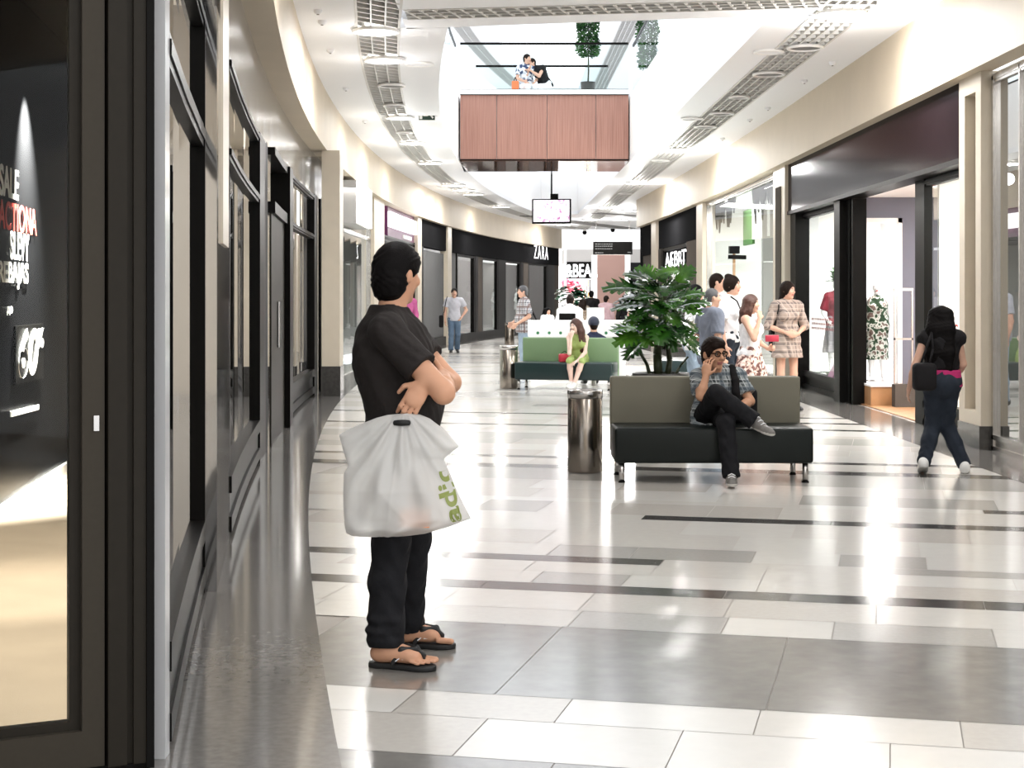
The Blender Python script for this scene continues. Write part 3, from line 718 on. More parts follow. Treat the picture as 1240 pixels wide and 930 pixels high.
# lit white shop after the column
clad('trim_mirror_5', WL, 26.3, 27.2, -.4, .18, 0, ZF, 'mirror')
Ya, Yb = 27.2, ly(447)
clad('wall_left_shop_white', WL, 26.5, Yb, -2.2, -2.1, 0, 3.8, 'shopwhite'); clad('floor_shop_white', WL, 26.5, Yb, -2.1, .0, .0, .012, 'tile_b')
window(WL, Ya, Yb, 0., ZF, [(2.85, 2.92)], glass='glass', frame='steel', fr=.04, stile=.06)
area('shop_light', (WL.p(31, -1.0, 3.7)), (WL.p(31, -1.2, 0)), 100, 1.0, 5)
lb = empty('projecting_sign', WL.p(32, .2, 3.37), 0, 'grey box sign with a lit white front projecting under the left fascia beside the column', 'sign')
m_ = MB(); m_.arc(WL, 30.6, 33.6, .0, .34, 2.96, 3.78, 3); fin(m_, 'box', M['greige'], lb)
m_ = MB(); m_.arc(WL, 30.7, 33.5, .34, .40, 2.98, 3.76, 3); fin(m_, 'light_panel', M['lamp_dim'], lb)
clad('trim_column_2', WL, Yb, ly(459.5), -.1, .12, 0, ZF, 'column')
Ya, Yb = ly(459.5), ly(500)
window(WL, Ya, Yb, .1, 3.1, [(2.9, 3.0)], glass='glass', fr=.06)
clad('wall_left_shop_dark', WL, Ya - .5, Yb, -1.6, -1.5, 0, 3.85, 'greige')
clad('wall_left_purple', WL, ly(468), Yb, -.05, .03, 3.1, ZF, 'purple')
sg = empty('lit_shop_sign', WL.p(43.5, .1, 3.5), 0, 'glowing white letters on a purple panel above the left shopfront', 'sign')
m_ = MB()
for k in range(7):
    y0 = ly(466.5) + (ly(499) - ly(466.5)) * k / 7; m_.arc(WL, y0 + .02, y0 + (ly(499) - ly(466.5)) / 7 - .03, .06, .14, 3.32, 3.7, 1)
fin(m_, 'lettering', M['sign'], sg)
m_ = MB(); m_.arc(WL, ly(486), ly(496), .03, .06, 3.14, 3.24, 1); fin(m_, 'small_plate', M['sign_paper'], sg)
clad('trim_column_3', WL, Yb, ly(505), -.1, .14, 0, ZF, 'column')
# dark headered row: shutter and four big windows
Ya = ly(505); Ye = 76.
clad('wall_left_header', WL, Ya, Ye, -.1, .10, 3.05, ZF, 'header')
clad('baseboard_left', WL, Ya, Ye, -.1, .10, 0, .28, 'black')
clad('wall_left_far_inner', WL, Ya, Ye, -1.8, -1.7, 0, 3.05, 'greige'); clad('floor_left_far_inner', WL, Ya, Ye, -1.7, -.1, .2, .24, 'tile_d')
clad('trim_frame_left', WL, Ya, ly(509.5), -.1, .08, 0, 3.05, 'black')
clad('wall_left_shutter', WL, ly(509.5), ly(536.5), -.1, .02, .28, 2.96, 'grey')
clad('trim_column_4', WL, ly(536.5), ly(541.2), -.1, .16, 0, ZF, 'column')
clad('wall_left_shutter_small', WL, ly(541.2), ly(551), -.1, .02, .28, 3.05, 'grey')
for (xa, xb) in ((551.5, 573.5), (582, 601.5), (610, 629), (638, 661.5)):
    window(WL, ly(xa), ly(xb), .28, 3.05, [], glass='reflglass' if xa < 560 else 'glass', fr=.05, stile=.2)
for i, (xa, xb, m) in enumerate(((573.5, 577, 'black'), (577, 582, 'brown'), (601.5, 610, 'black'), (629, 632, 'black'), (632, 638, 'brown'), (661.5, 670, 'black'), (670, 682, 'brown'))):
    clad('trim_pier_%d' % (i + 1), WL, ly(xa), min(76, ly(xb) or 76), -.1, .06, .28, 3.05, m)
b = MB(); b.arc(WL, 16.1, 76, -2.7, -.1, 3.86, 3.9); struct(b.build('ceiling_shop_left_inner', M['greige']))
b = MB(); b.arc(WL, Ya - .2, Ya, -1.8, -.1, 0, 3.85, 1); b.arc(WL, 16.1, 16.2, -2.6, -.1, 0, 3.85, 1); b.arc(WL, 26.0, 26.2, -2.6, -.1, 0, 3.85, 1); struct(b.build('wall_shop_left_sides', M['greige']))
for Yq in (52, 58, 64, 70): area('window_light', WL.p(Yq, -.9, 2.98), WL.p(Yq, -.9, 0), 16, 1.2, 3)
zs = empty('shop_sign', WL.p(68.5, .15, 3.5), 0, 'glowing white ZARA letters on the far end of the dark left header', 'sign')
pa, pb = WL.p(ly(643), .14, 3.26), WL.p(ly(660), .14, 3.26)
o_ = text_on('ZARA', pa - V(zs.location), V((pb.x - pa.x, pb.y - pa.y, 0)), (0, 0, 1), (pb - pa).length, .58, M['sign'], parent=zs, extrude=.006, bold=-.012, spacing=1.25)
b = MB(); b.box((XL(76) - 1.8, 76, 0), (XL(76) + .1, 76.15, ZC)); struct(b.build('wall_left_end', M['brown']))

b = MB(); b.box((-5, -8.9, 0), (6, -8.8, 4.75)); struct(b.build('wall_back', M['column']))
# ------------------------------------------------------------------ right side shopfronts
# nearest glass front at the frame edge
Y1200 = ry(1203)
window(WR, 4., Y1200, .0, ZF - .04, [], glass='reflglass', frame='steel', fr=.02, stile=.05, sill=(.0, .16))
m_ = MB(); m_.arc(WR, ry(1237), ry(1237) + .03, -.02, .02, .16, 3.8, 1); struct(m_.build('trim_glass_joint', M['steel']))
clad('wall_right_near_inner', WR, 4, Y1200 + .3, -2.4, -2.3, 0, 3.85, 'greige'); clad('floor_right_near_inner', WR, 4, Y1200, -2.3, -.05, .02, .08, 'tile_c')
b = MB(); b.arc(WR, Y1200 + .1, Y1200 + .22, -2.3, -.1, 0, ZF, 1); struct(b.build('wall_right_near_side', M['greige']))
b = MB(); b.arc(WR, 4, ry(1174), -2.3, -.05, ZF - .05, ZF, 6); struct(b.build('ceiling_right_near', M['white']))
area('near_shop_light', WR.p(14, -1.2, 3.75), WR.p(14, -1.2, 0), 60, 1., 3)
# pier with the slot and chain
ya, yb_ = ry(1202), ry(1175)
pr = struct(empty('trim_column_5', WR.p((ya + yb_) / 2, 0, 0)))
s0, s1 = ry(1195.5), ry(1182)
m_ = MB(); m_.arc(WR, ya, s0, -.1, .12, .24, ZF, 1); m_.arc(WR, s1, yb_, -.1, .12, .24, ZF, 1); m_.arc(WR, s0, s1, -.1, .12, .24, .38, 1); m_.arc(WR, s0, s1, -.1, .12, 3.66, ZF, 1); m_.arc(WR, s0, s1, -.1, .0, .38, 3.66, 1); fin(m_, 'shaft', M['column'], pr)
m_ = MB(); m_.arc(WR, ya, yb_, -.1, .135, 0, .24, 1); fin(m_, 'plinth', M['strip'], pr)
m_ = MB()
for k in range(52):
    q = WR.p(s0 + .1, .05, .44 + k * .062); m_.box(q - V((.02, .02, .02)), q + V((.02, .02, .02)))
fin(m_, 'chain', M['black'], pr)
# dark glossy header shop: its glass stands a little back from the piers
OFF = -.14
ro = lambda x: WR.Yx(x, OFF)
y0, y1 = ry(1174.5), ry(960)
clad('wall_right_header', WR, y0, y1, -.2, .08, 3.04, ZF, 'maroon', 3)
hd = MB(); hd.arc(WR, y0, y1, -.2, .10, 2.98, 3.04); hd.arc(WR, y0, ry(1169), -.2, .02, 0, 3.85, 1); hd.arc(WR, ry(966), y1, -.2, .04, 0, 3.85, 1); struct(hd.build('trim_frame_right', M['black']))
window(WR, y0 + .1, ro(1121), .0, 2.98, [], glass='glass', fr=.04, stile=.08, sill=(.0, .3), off=OFF)
window(WR, ro(1026), y1 - .1, .0, 2.98, [], glass='glass', fr=.06, stile=.12, sill=(.0, .3), off=OFF)
clad('trim_portal_1', WR, ro(1121), ro(1111), OFF - .07, OFF + .03, 0, 2.98, 'black', 1)
yw = ro(1041)
pt = MB(); pt.arc(WR, yw, ro(1033), OFF - .1, OFF + .10, 0, 2.98, 1); pt.arc(WR, ro(1033), ro(1026), OFF - .1, OFF + .2, 0, 2.98, 1); struct(pt.build('trim_portal_2', M['black']))
# interior of that shop
clad('wall_right_shop_back', WR, y0, y1 + .5, -3.6, -3.5, 0, 3.1, 'shopwhite')
clad('wall_right_window_back', WR, yw, y1, -1.6, -1.5, 0, 3.0, 'shopwhite')
clad('ceiling_right_shop', WR, y0, y1, -3.5, -.2, 3.0, 3.04, 'white')
clad('floor_right_shop', WR, y0, y1, -3.5, OFF - .02, .0, .015, 'wood')
b = MB(); b.arc(WR, y1 - .12, y1, -3.5, -.2, 0, 3, 1); b.arc(WR, y0 + .05, y0 + .12, -3.5, -.2, 0, 3, 1); struct(b.build('wall_right_shop_side', M['shopwhite']))
b = MB(); b.arc(WR, ro(1112), ro(1112) + .08, -1.5, OFF - .26, 0, 3, 1); struct(b.build('wall_right_window_side', M['shopwhite']))
def xat(x): return (x - CX) / FPX * (yw + .1)
xg = XR(yw) - OFF + .1
b = MB(); b.box((xg - .2, yw + .1, .0), (xat(1047), yw + .2, 3.0)); b.box((xat(1091), yw + .1, 0), (xg + 3.2, yw + .2, 3.)); b.box((xat(1047), yw + .1, 2.68), (xat(1091), yw + .2, 3.)); struct(b.build('wall_right_shop_cross', M['bluegrey']))
b = MB(); b.box((xat(1046), yw + .07, .3), (xat(1048), yw + .22, 2.7)); b.box((xat(1087), yw + .07, .3), (xat(1092), yw + .22, 2.7)); b.box((xat(1046), yw + .07, 2.63), (xat(1092), yw + .22, 2.70)); struct(b.build('trim_opening_right', M['white']))
area('shop_window_light', WR.p(25., -.75, 2.95), WR.p(25., -.75, 0), 160, .8, 3.0)
area('shop_window_light', WR.p(18., -.8, 2.95), WR.p(18., -.8, 0), 110, .8, 1.6)
area('shop_light', WR.p(20.6, -1.4, 2.95), WR.p(20.6, -1.4, 0), 120, 1.4, 2)
# display platforms
b = MB(); b.arc(WR, yw + .22, y1 - .12, -1.5, OFF - .07, .015, .3, 3); struct(b.build('floor_display_right', M['shopwhite']))
pd = empty('display_platform', (xat(1062), yw - .25, .015), 0, 'low wooden display platform just inside the shop doorway on the right', 'platform')
m_ = MB(); m_.box((xat(1045), yw - .42, .015), (xat(1078), yw + .06, .28)); fin(m_, 'base', M['wood'], pd)
m_ = MB(); m_.box((xat(1044.5), yw - .44, .28), (xat(1078.5), yw + .06, .31)); fin(m_, 'top', M['shopwhite'], pd)
def xa_(x, Y): return (x - CX) / FPX * Y
sf = empty('security_gate', (xa_(1094, yw - .65), yw - .65, .015), 0, 'upright shop security gate with dark foot at the doorway on the right', 'security gate')
Yg = yw - .65
m_ = MB(); m_.box((xa_(1082, Yg), Yg - .1, .015), (xa_(1106, Yg), Yg + .1, .33)); fin(m_, 'foot', M['brown'], sf)
m_ = MB()
for xx in (1083, 1104.5): m_.box((xa_(xx, Yg) - .012, Yg - .02, .33), (xa_(xx, Yg) + .012, Yg + .02, 1.66))
m_.box((xa_(1082, Yg), Yg - .03, 1.64), (xa_(1105.5, Yg), Yg + .03, 1.68)); m_.box((xa_(1082, Yg), Yg - .02, .95), (xa_(1105.5, Yg), Yg + .02, .98)); fin(m_, 'frame', M['steel'], sf)
# red strip of writing on the two windows
def wall_text(W, s, xa, xb, off, z0, h, m, label, extrude=.006, name='window_lettering', cat='sign'):
    Ya, Yb = W.Yx(xa), W.Yx(xb); pa, pb = W.p(Ya, off, z0), W.p(Yb, off, z0)
    r = empty(name, pa, 0, label, cat)
    text_on(s, (0, 0, 0), V((pb.x - pa.x, pb.y - pa.y, 0)), (0, 0, 1), (pb - pa).length, h, m, parent=r, extrude=extrude, bold=.0, spacing=1.2)
    return r
wall_text(WR, 'SALE', 1146, 1166, -.1, 1.08, .17, M['sign_red'], 'red SALE lettering on the right half of the window behind the walking woman')
wall_text(WR, 'SALE', 1119.5, 1138, -.1, 1.12, .17, M['sign_red'], 'red SALE lettering on the left half of the window behind the walking woman')
bd = empty('dotted_band', WR.p(26, OFF, 1.02), 0, 'band of dark red dots across the lit window beside the plaid dress', 'sticker')
m_ = MB()
for k in range(26):
    for j in range(3):
        q0 = ry(970) - .15 - k * .105 - (j % 2) * .05; m_.arc(WR, q0 - .035, q0, OFF - .015, OFF - .008, 1.02 + j * .075, 1.06 + j * .075, 1)
dots = fin(m_, 'dots', mat('dark_red_dots', (.16, .04, .04), .5), bd); dots['kind'] = 'stuff'
ty = empty('window_sticker', WR.p(24.4, OFF, .4), 0, 'black bicycle drawing and small lettering on the lit shop window', 'sticker')
m_ = MB()
for (yy, zz, r_) in ((24.3, .72, .19), (24.9, .56, .16)):
    for k in range(18):
        a0, a1 = k * 2 * math.pi / 18, (k + 1) * 2 * math.pi / 18
        m_.beam(WR.p(yy + r_ * math.cos(a0), OFF - .012, zz + 1.3 * r_ * math.sin(a0)), WR.p(yy + r_ * math.cos(a1), OFF - .012, zz + 1.3 * r_ * math.sin(a1)), .012, .02)
for k in range(6): m_.beam(WR.p(24.2 + k * .15, OFF - .012, .34), WR.p(24.2 + k * .15, OFF - .012, .50 + .05 * (k % 3)), .012, .02)
m_.beam(WR.p(24.3, OFF - .012, .72), WR.p(24.9, OFF - .012, .56), .012, .02); m_.beam(WR.p(24.1, OFF - .012, .5), WR.p(25.1, OFF - .012, .42), .012, .02); fin(m_, 'drawing', M['black'], ty)
# pier, bright third shop
py0, py1 = ry(960), ry(945.5)
clad('trim_column_6', WR, py0, py1, -.1, .14, 0, ZF, 'column', 1)
b = MB(); b.arc(WR, py0 + .35, py1 - .35, .14, .16, .0, 3.5, 1); struct(b.build('trim_pier_face', M['brown']))
y0, y1 = ry(945), ry(857.5)
window(WR, y0, y1, .0, ZF - .03, [], glass='glass', frame='steel', fr=.05, stile=.12, sill=(.0, .12))
clad('wall_right_display_back', WR, y0, y1 + .6, -2.4, -2.3, 0, 3.85, 'shopwhite'); clad('floor_right_display', WR, y0, y1 + .6, -2.3, -.05, .02, .12, 'shopwhite')
clad('ceiling_right_display', WR, y0, y1 + .6, -2.3, -.05, 3.83, 3.87, 'white')
for ya_ in (y0 - .05, y1 + .55):
    b = MB(); b.arc(WR, ya_, ya_ + .1, -2.3, -.1, 0, 3.8, 1); struct(b.build('wall_right_display_side', M['shopwhite']))
area('display_light', WR.p(36.5, -1., 3.7), WR.p(36.5, -1.2, 0), 280, 1.4, 6)
area('display_light', WR.p(30.5, -1., 3.7), WR.p(30.5, -1.2, 0), 90, 1.2, 2)
M['leafdark'] = mat('dark_slate_paper', (.010, .012, .014), .7, spec=.1)
M['greenpaint'] = mat('green_board', (.05, .14, .03), .5)
lf = empty('paper_leaf_garland', WR.p(34, -.2, 3.7), 0, 'dark jagged paper leaves hanging along the top of the bright white shop window', 'decoration')
r_ = random.Random(5); m_ = MB()
for (xa, xb) in ((861, 889), (911, 942)):
    n = 15
    for k in range(n):
        ya_, yb2_ = WR.Yx(xa + (xb - xa) * k / n, -.25), WR.Yx(xa + (xb - xa) * (k + 1) / n, -.25)
        L = r_.uniform(.25, .75); t = r_.uniform(-.1, .3)
        p0, p1 = WR.p(ya_ + .12, -.25, 3.82), WR.p(yb2_ - .12, -.25, 3.82); c = WR.p((ya_ + yb2_) / 2 - t, -.25, 3.82 - L)
        d_ = V((.03, 0, 0)); m_.add([p0, p1, c, p0 + d_, p1 + d_, c + d_], [(0, 1, 2), (5, 4, 3), (0, 3, 4, 1), (1, 4, 5, 2), (2, 5, 3, 0)])
fin(m_, 'leaves', M['leafdark'], lf)
gb = empty('hanging_board', WR.p(WR.Yx(911, -.6), -.63, 2.75), 0, 'green and white board hanging in the middle of the bright shop window', 'decoration')
m_ = MB(); m_.arc(WR, WR.Yx(911, -.6), WR.Yx(900, -.6), -.66, -.6, 2.75, 3.55, 1); fin(m_, 'green_board', M['greenpaint'], gb)
m_ = MB(); m_.arc(WR, WR.Yx(929, -.6), WR.Yx(911, -.6), -.66, -.6, 2.85, 3.62, 1); fin(m_, 'white_board', M['shopwhite'], gb)
ds = empty('display_stand', WR.p(WR.Yx(889, -.6), -.6, .12), 0, 'thin brown stand with a dark crosspiece inside the bright shop window', 'stand')
m_ = MB(); q = WR.p(WR.Yx(889, -.6), -.6, 0); m_.cyl(q + V((0, 0, .12)), q + V((0, 0, 2.7)), .035, n=8); fin(m_, 'pole', M['wood'], ds)
m_ = MB(); m_.beam(q + V((-.12, -.1, 2.52)), q + V((.3, .3, 2.52)), .1, .1); m_.box(q + V((-.12, -.12, 2.6)), q + V((.12, .12, 2.78))); fin(m_, 'crosspiece', M['black'], ds)
# partition panels at the window's near end
b = MB(); b.arc(WR, WR.Yx(929, -.6), WR.Yx(928, -.6), -1.6, -.5, .12, 3.8, 1); struct(b.build('wall_right_display_divider', M['greige']))
clad('trim_column_7', WR, ry(857.5), ry(850), -.1, .14, 0, ZF, 'column', 1)
# dark shops beyond
y0, y1 = ry(850), ry(800)
clad('wall_right_header_far', WR, y0, y1, -.1, .06, 3.0, ZF, 'header')
window(WR, ry(836), ry(804), .1, 3.0, [], glass='reflglass', fr=.05, stile=.15)
clad('trim_pier_8', WR, ry(850), ry(836), -.1, .1, 0, 3.0, 'brown')
clad('trim_pier_9', WR, ry(804), ry(799.5), -.1, .06, 0, 3.0, 'black')
clad('wall_right_far_inner', WR, y0 + .9, y1, -1.6, -1.5, 0, 3.0, 'greige')
b = MB(); b.arc(WR, y0, y1, -1.6, -.1, 3.0, 3.05); b.arc(WR, y0 + .9, y0 + 1., -1.6, -.1, 0, 3.0, 1); b.arc(WR, y1, y1 + .1, -1.6, -.1, 0, 3.0, 1); struct(b.build('ceiling_right_far', M['greige']))
clad('trim_column_8', WR, ry(799.5), ry(794), -.1, .14, 0, ZF, 'column', 1)
clad('wall_right_end_header', WR, ry(794), 53, -.1, .06, 2.9, ZF, 'header'); clad('wall_right_end', WR, ry(794), 53, -.2, .02, 0, 2.9, 'brown')
wall_text(WR, 'AEB-T', 807, 832, .03, 2.42, .42, M['sign'], 'glowing white letters in the dark far window on the right', .006, 'shop_sign')
b = MB(); b.box((XR(53) - .1, 53, 0), (9, 53.15, ZC)); struct(b.build('wall_right_return', M['header']))

# ------------------------------------------------------------------ far end
FY = 95.
def fx(x): return (x - CX) / FPX * FY
def fz(y): return CH + (HY - y) / FPX * FY
b = MB(); b.box((-4.2, FY + 3.2, 0), (9.6, FY + 3.3, 8)); struct(b.build('wall_far', M['shopwhite']))
b = MB(); b.box((9.2, 53, 0), (9.35, FY + 3.2, 6.2)); struct(b.build('wall_right_side_passage', M['greige']))
b = MB(); b.box((-4.2, 76, 0), (-4.05, FY + 3.2, 6.2)); struct(b.build('wall_left_side_passage', M['greige']))
b = MB(); b.box((fx(683), FY, fz(319)), (fx(722), FY + 3, fz(302))); struct(b.build('wall_far_header', M['greige']))
b = MB(); b.box((fx(683), FY + .1, fz(302)), (fx(800), FY + 3, fz(282))); struct(b.build('wall_far_upper', M['white']))
b = MB(); b.box((fx(723), FY - .3, 0), (fx(756), FY, fz(309))); struct(b.build('wall_far_hoarding', mat('pinkish_hoarding', (.30, .18, .15), .6, var=.1, vscale=.8)))
b = MB(); b.box((fx(716), FY - .25, 0), (fx(723), FY, fz(309))); b.box((fx(756), FY - .25, 0), (fx(763), FY, fz(309))); b.box((fx(683), FY - .1, 0), (fx(686), FY + .2, fz(300))); struct(b.build('trim_far_posts', M['white']))
b = MB(); b.box((fx(763), FY - .2, 0), (fx(800), FY, fz(318))); struct(b.build('wall_far_dark', M['header']))
b = MB(); b.box((fx(763), FY - .2, fz(318)), (fx(800), FY, fz(302))); struct(b.build('wall_far_pale', M['greige']))
area('far_shop_light', (fx(705), FY + 1.5, fz(320)), (fx(705), FY + 1.5, 0), 700, 2.5, 2)
area('far_shop_light', (fx(700), FY - 5, 7.5), (fx(705), FY, 3), 150, 5, 2)
b = MB(); b.box((fx(683), FY - .05, fz(337.5)), (fx(718), FY + .1, fz(317))); struct(b.build('trim_far_sign_band', M['black']))
ps = empty('shop_sign', (fx(681), FY - .1, fz(336)), 0, 'big glowing white letters ending BEA over the farthest shopfront', 'sign')
text_on('PULL&BEAR', (fx(657) - fx(681), 0, 0), (1, 0, 0), (0, 0, 1), fx(724) - fx(657), fz(320) - fz(336), M['sign'], parent=ps, extrude=.15, bold=.015)
fd = empty('flower_display', (fx(690), FY + .2, 0), 0, 'pink and red flower picture in the farthest shop window', 'decoration')
m_ = MB(); r_ = random.Random(4)
for k in range(26):
    xx = r_.uniform(683, 705); yy = r_.uniform(338, 352) if xx < 700 else r_.uniform(345, 352)
    m_.sphere((fx(xx) - fx(690), .3 + r_.uniform(0, .3), fz(yy)), r_.uniform(.08, .2), 8, 0)
m_.build('blossoms', mat('pink_petals', (.75, .10, .17), .6), fd, True)
m_ = MB(); m_.box((fx(681) - fx(690), .75, 0), (fx(706) - fx(690), .8, fz(337))); m_.build('backing_board', M['shopwhite'], fd)
bk = empty('book_rack', (fx(711), FY + .2, 0), 0, 'orange and black striped rack inside the farthest shop', 'rack')
for k in range(4):
    m_ = MB(); m_.box((fx(708 + k * 2.2) - fx(711), .6, 0), (fx(709.6 + k * 2.2) - fx(711), .8, fz(338))); m_.build('upright', mat('orange_rack', (.6, .2, .04), .5) if k % 2 == 0 else M['black'], bk)

# hanging TV screen
tv = empty('hanging_screen', (0, 0, 0), 0, 'flat television hanging from a black pole under the footbridge', 'television')
c = P(668, 256, 41.); tv.location = c
m_ = MB(); m_.obox((0, 0, 0), (.50, .05, .315), math.radians(-8)); m_.build('casing', M['black'], tv, bevel=.012)
def screen_mat():
    m, nt, b = node_mat('screen_picture')
    tc = nt.nodes.new('ShaderNodeTexCoord'); nz = nt.nodes.new('ShaderNodeTexNoise'); nz.inputs['Scale'].default_value = 5.5; nz.inputs['Detail'].default_value = 4; nz.inputs['Distortion'].default_value = 1.5
    cr = nt.nodes.new('ShaderNodeValToRGB'); e = cr.color_ramp.elements
    e[0].position = .34; e[0].color = (.35, .10, .25, 1); e[1].position = .5; e[1].color = (1, .95, 1, 1); x = e.new(.42); x.color = (.85, .55, .8, 1)
    nt.links.new(tc.outputs['Object'], nz.inputs['Vector']); nt.links.new(nz.outputs['Fac'], cr.inputs[0])
    nt.links.new(cr.outputs[0], b.inputs['Emission Color']); b.inputs['Emission Strength'].default_value = 1.0; b.inputs['Base Color'].default_value = (.02, .02, .02, 1)
    return m
m_ = MB(); m_.obox(Matrix.Rotation(math.radians(-8), 3, 'Z') @ V((0, -.052, .01)), (.46, .004, .275), math.radians(-8)); m_.build('screen', screen_mat(), tv)
m_ = MB(); m_.cyl((0, .06, .2), (0, .06, ZC - c.z), .022, n=10); m_.build('pole', M['black'], tv)
m_ = MB(); m_.obox((.07, .06, .36), (.1, .06, .09)); m_.build('bracket', M['black'], tv)
# hanging direction board
db = empty('direction_board', P(742, 300.5, 68.), 0, 'long black direction board hanging far off in front of the white end wall', 'sign')
m_ = MB(); m_.box((-.83, -.06, -.27), (.83, .06, .27)); m_.build('board', M['black'], db, bevel=.01)
m_ = MB(); m_.cyl((-.7, 0, .27), (-.7, 0, ZC - db.location.z), .012, n=6); m_.build('hanger', M['steel'], db); m_ = MB(); m_.cyl((.7, 0, .27), (.7, 0, ZC - db.location.z), .012, n=6); m_.build('hanger', M['steel'], db)
m_ = MB(); r_ = random.Random(2)
for k, z in enumerate((.17, .08, -.03, -.2)):
    x = -.75
    while x < (-.05 if k < 3 else -.4): w = r_.uniform(.04, .1); m_.box((x, -.066, z - .02), (x + w, -.06, z + .02)); x += w + .02
m_.box((.62, -.066, -.2), (.76, -.06, -.16)); m_.build('lettering', M['grey'], db)
# exit sign on the ceiling strip
ex = empty('exit_sign', P(517, 140, 28.4), 0, 'small green and white emergency exit sign hanging from the left ceiling strip', 'sign')
m_ = MB(); m_.box((-.15, -.03, -.09), (.15, .03, .09)); m_.build('casing', M['white'], ex)
m_ = MB(); m_.box((-.14, -.036, -.08), (.14, -.03, .08)); m_.build('face', mat('dark_green_sign', (.01, .04, .025), .5), ex)
m_ = MB(); m_.box((-.13, -.041, -.065), (-.08, -.036, .065)); m_.beam((.02, -.04, 0), (-.06, -.04, 0), .005, .03); m_.beam((.05, -.04, .03), (.11, -.04, -.05), .005, .03); m_.sphere((.1, -.04, .05), .02, 6); m_.build('pictogram', M['sign_paper'], ex)
m_ = MB(); m_.box((-.18, -.04, .14), (.18, .04, ZC - ex.location.z)); m_.cyl((0, 0, .09), (0, 0, .14), .02, n=6); m_.build('mount', M['greige'], ex)
# small cameras on the far ceiling edge
for x, y, l in ((708, 281, 'left'), (742, 278, 'right')):
    o = empty('ceiling_camera', P(x, y, 75.), 0, 'small dark dome camera under the far ceiling edge, the %s one of two' % l, 'camera')
    m_ = MB(); m_.sphere((0, 0, -.02), .11, 10); m_.build('dome', M['black'], o, True)
    m_ = MB(); m_.cyl((0, 0, .04), (0, 0, ZC - o.location.z), .08, n=10); m_.build('base', M['white'], o)

# ------------------------------------------------------------------ world, camera
w = bpy.data.worlds.new('sky'); SC.world = w; w.use_nodes = True
w.node_tree.nodes['Background'].inputs[0].default_value = (.93, .96, 1, 1); w.node_tree.nodes['Background'].inputs[1].default_value = 1.45
cam = bpy.data.cameras.new('camera'); co = bpy.data.objects.new('camera', cam); COL.objects.link(co)
co.location = (0, 0, CH); co.rotation_euler = (math.pi / 2, 0, 0)
cam.sensor_width = 36; cam.lens = FPX / 1240 * 36; cam.shift_y = -105 / 1240; cam.clip_end = 300
SC.camera = co
SC.view_settings.view_transform = 'Standard'; SC.view_settings.look = 'None'; SC.view_settings.gamma = 1; SC.view_settings.use_curve_mapping = False
SC.view_settings.exposure = 0.76
SC.cycles.max_bounces = 8; SC.cycles.transparent_max_bounces = 16; SC.cycles.use_denoising = True
SC.cycles.sample_clamp_indirect = 8
# ------------------------------------------------------------------ benches, bins, planters, counter
M['bench_seat'] = mat('black_green_leather', (.007, .010, .009), .38, spec=.22, bump=.02, bscale=90)
M['bench_back'] = mat('olive_grey_leather', (.17, .16, .122), .55, spec=.25, var=.05, vscale=6, bump=.02, bscale=90)
M['seat_teal'] = mat('dark_teal_leather', (.012, .030, .030), .3)
M['back_green'] = mat('soft_green_leather', (.20, .31, .16), .45, var=.05, vscale=4)
M['bin_steel'] = mat('bin_brushed_steel', (.30, .265, .23), .22, metal=1., var=.15, vscale=3)
M['soil'] = mat('soil', (.03, .02, .015), .9)
M['pot'] = mat('dark_planter', (.035, .032, .03), .4)

def bench(x0, x1, y, label, ms, mb_, rz=0., loc=None, depth=.62, h=.86, group=None):
    w = (x1 - x0)
    r = empty('bench', ((x0 + x1) / 2, y, 0), rz, label, 'bench', group)
    hw = w / 2
    m = MB(); m.box((-hw, 0, .165), (hw, depth, .46)); m.build('seat', ms, r, True, bevel=.025, seg=3)
    m = MB(); m.box((-hw, depth + .002, .20), (hw - .0, depth + .14, h)); m.build('backrest', mb_, r, True, bevel=.02, seg=3)
    for sx in (-1, 1):
        for yy in (.06, depth + .04):
            m = MB(); m.cyl((sx * (hw - .06), yy, 0), (sx * (hw - .06), yy, .17), .024, n=14); lg = m.build('leg', M['steel'], r, True); m = MB(); m.cyl((sx * (hw - .06), yy, 0), (sx * (hw - .06), yy, .012), .03, n=14); m.build('foot_pad', M['black'], lg)
    return r
B1Y = 13.42
bench(.859, 2.515, B1Y, 'black bench with olive grey backrest that the man with the phone sits on', M['bench_seat'], M['bench_back'])
bench(-.83, .83, 0, 'green bench with dark teal seat that the girl in the green top sits on', M['seat_teal'], M['back_green']).location = (.85, 26.85, 0)
bench(-.8, .8, 0, 'small green bench far behind, left of the white counter', M['seat_teal'], M['back_green'], math.radians(-12)).location = (1.9, 44, 0)
bpy.data.objects['bench.001'].rotation_euler[2] = math.radians(-13)
bpy.data.objects['bench.001'].location = (.85, 26.9, 0)
bpy.data.objects['bench.002'].location = (2.62, 28.6, 0); bpy.data.objects['bench.002'].rotation_euler[2] = math.radians(-100)
bpy.data.objects['bench.002']['label'] = 'grey green bench seen end on between the green bench and the big plant'

def bin_(x, y, label):
    r = empty('litter_bin', (x, y, 0), 0, label, 'bin', 'steel litter bins')
    m = MB(); m.lathe((0, 0, 0), [(.0, .004), (.152, .004), (.154, .01), (.154, .655), (.15, .66), (.13, .66)], 40); m.build('body', M['bin_steel'], r, True)
    m = MB(); m.lathe((0, 0, 0), [(.135, .66), (.158, .66), (.158, .725), (.150, .732), (.142, .725), (.138, .67)], 40); m.build('rim', M['steel'], r, True)
    m = MB(); m.lathe((0, 0, 0), [(.0, .64), (.14, .64)], 24); m.build('inner_tray', M['black'], r)
    return r
bin_(.648, 14.3, 'round brushed steel litter bin beside the black bench, nearest of the three')
bin_(-.056, 27.4, 'round steel litter bin standing at the left end of the green bench')
bin_(-.08, 52., 'round steel litter bin farther off by the man in the plaid shirt')

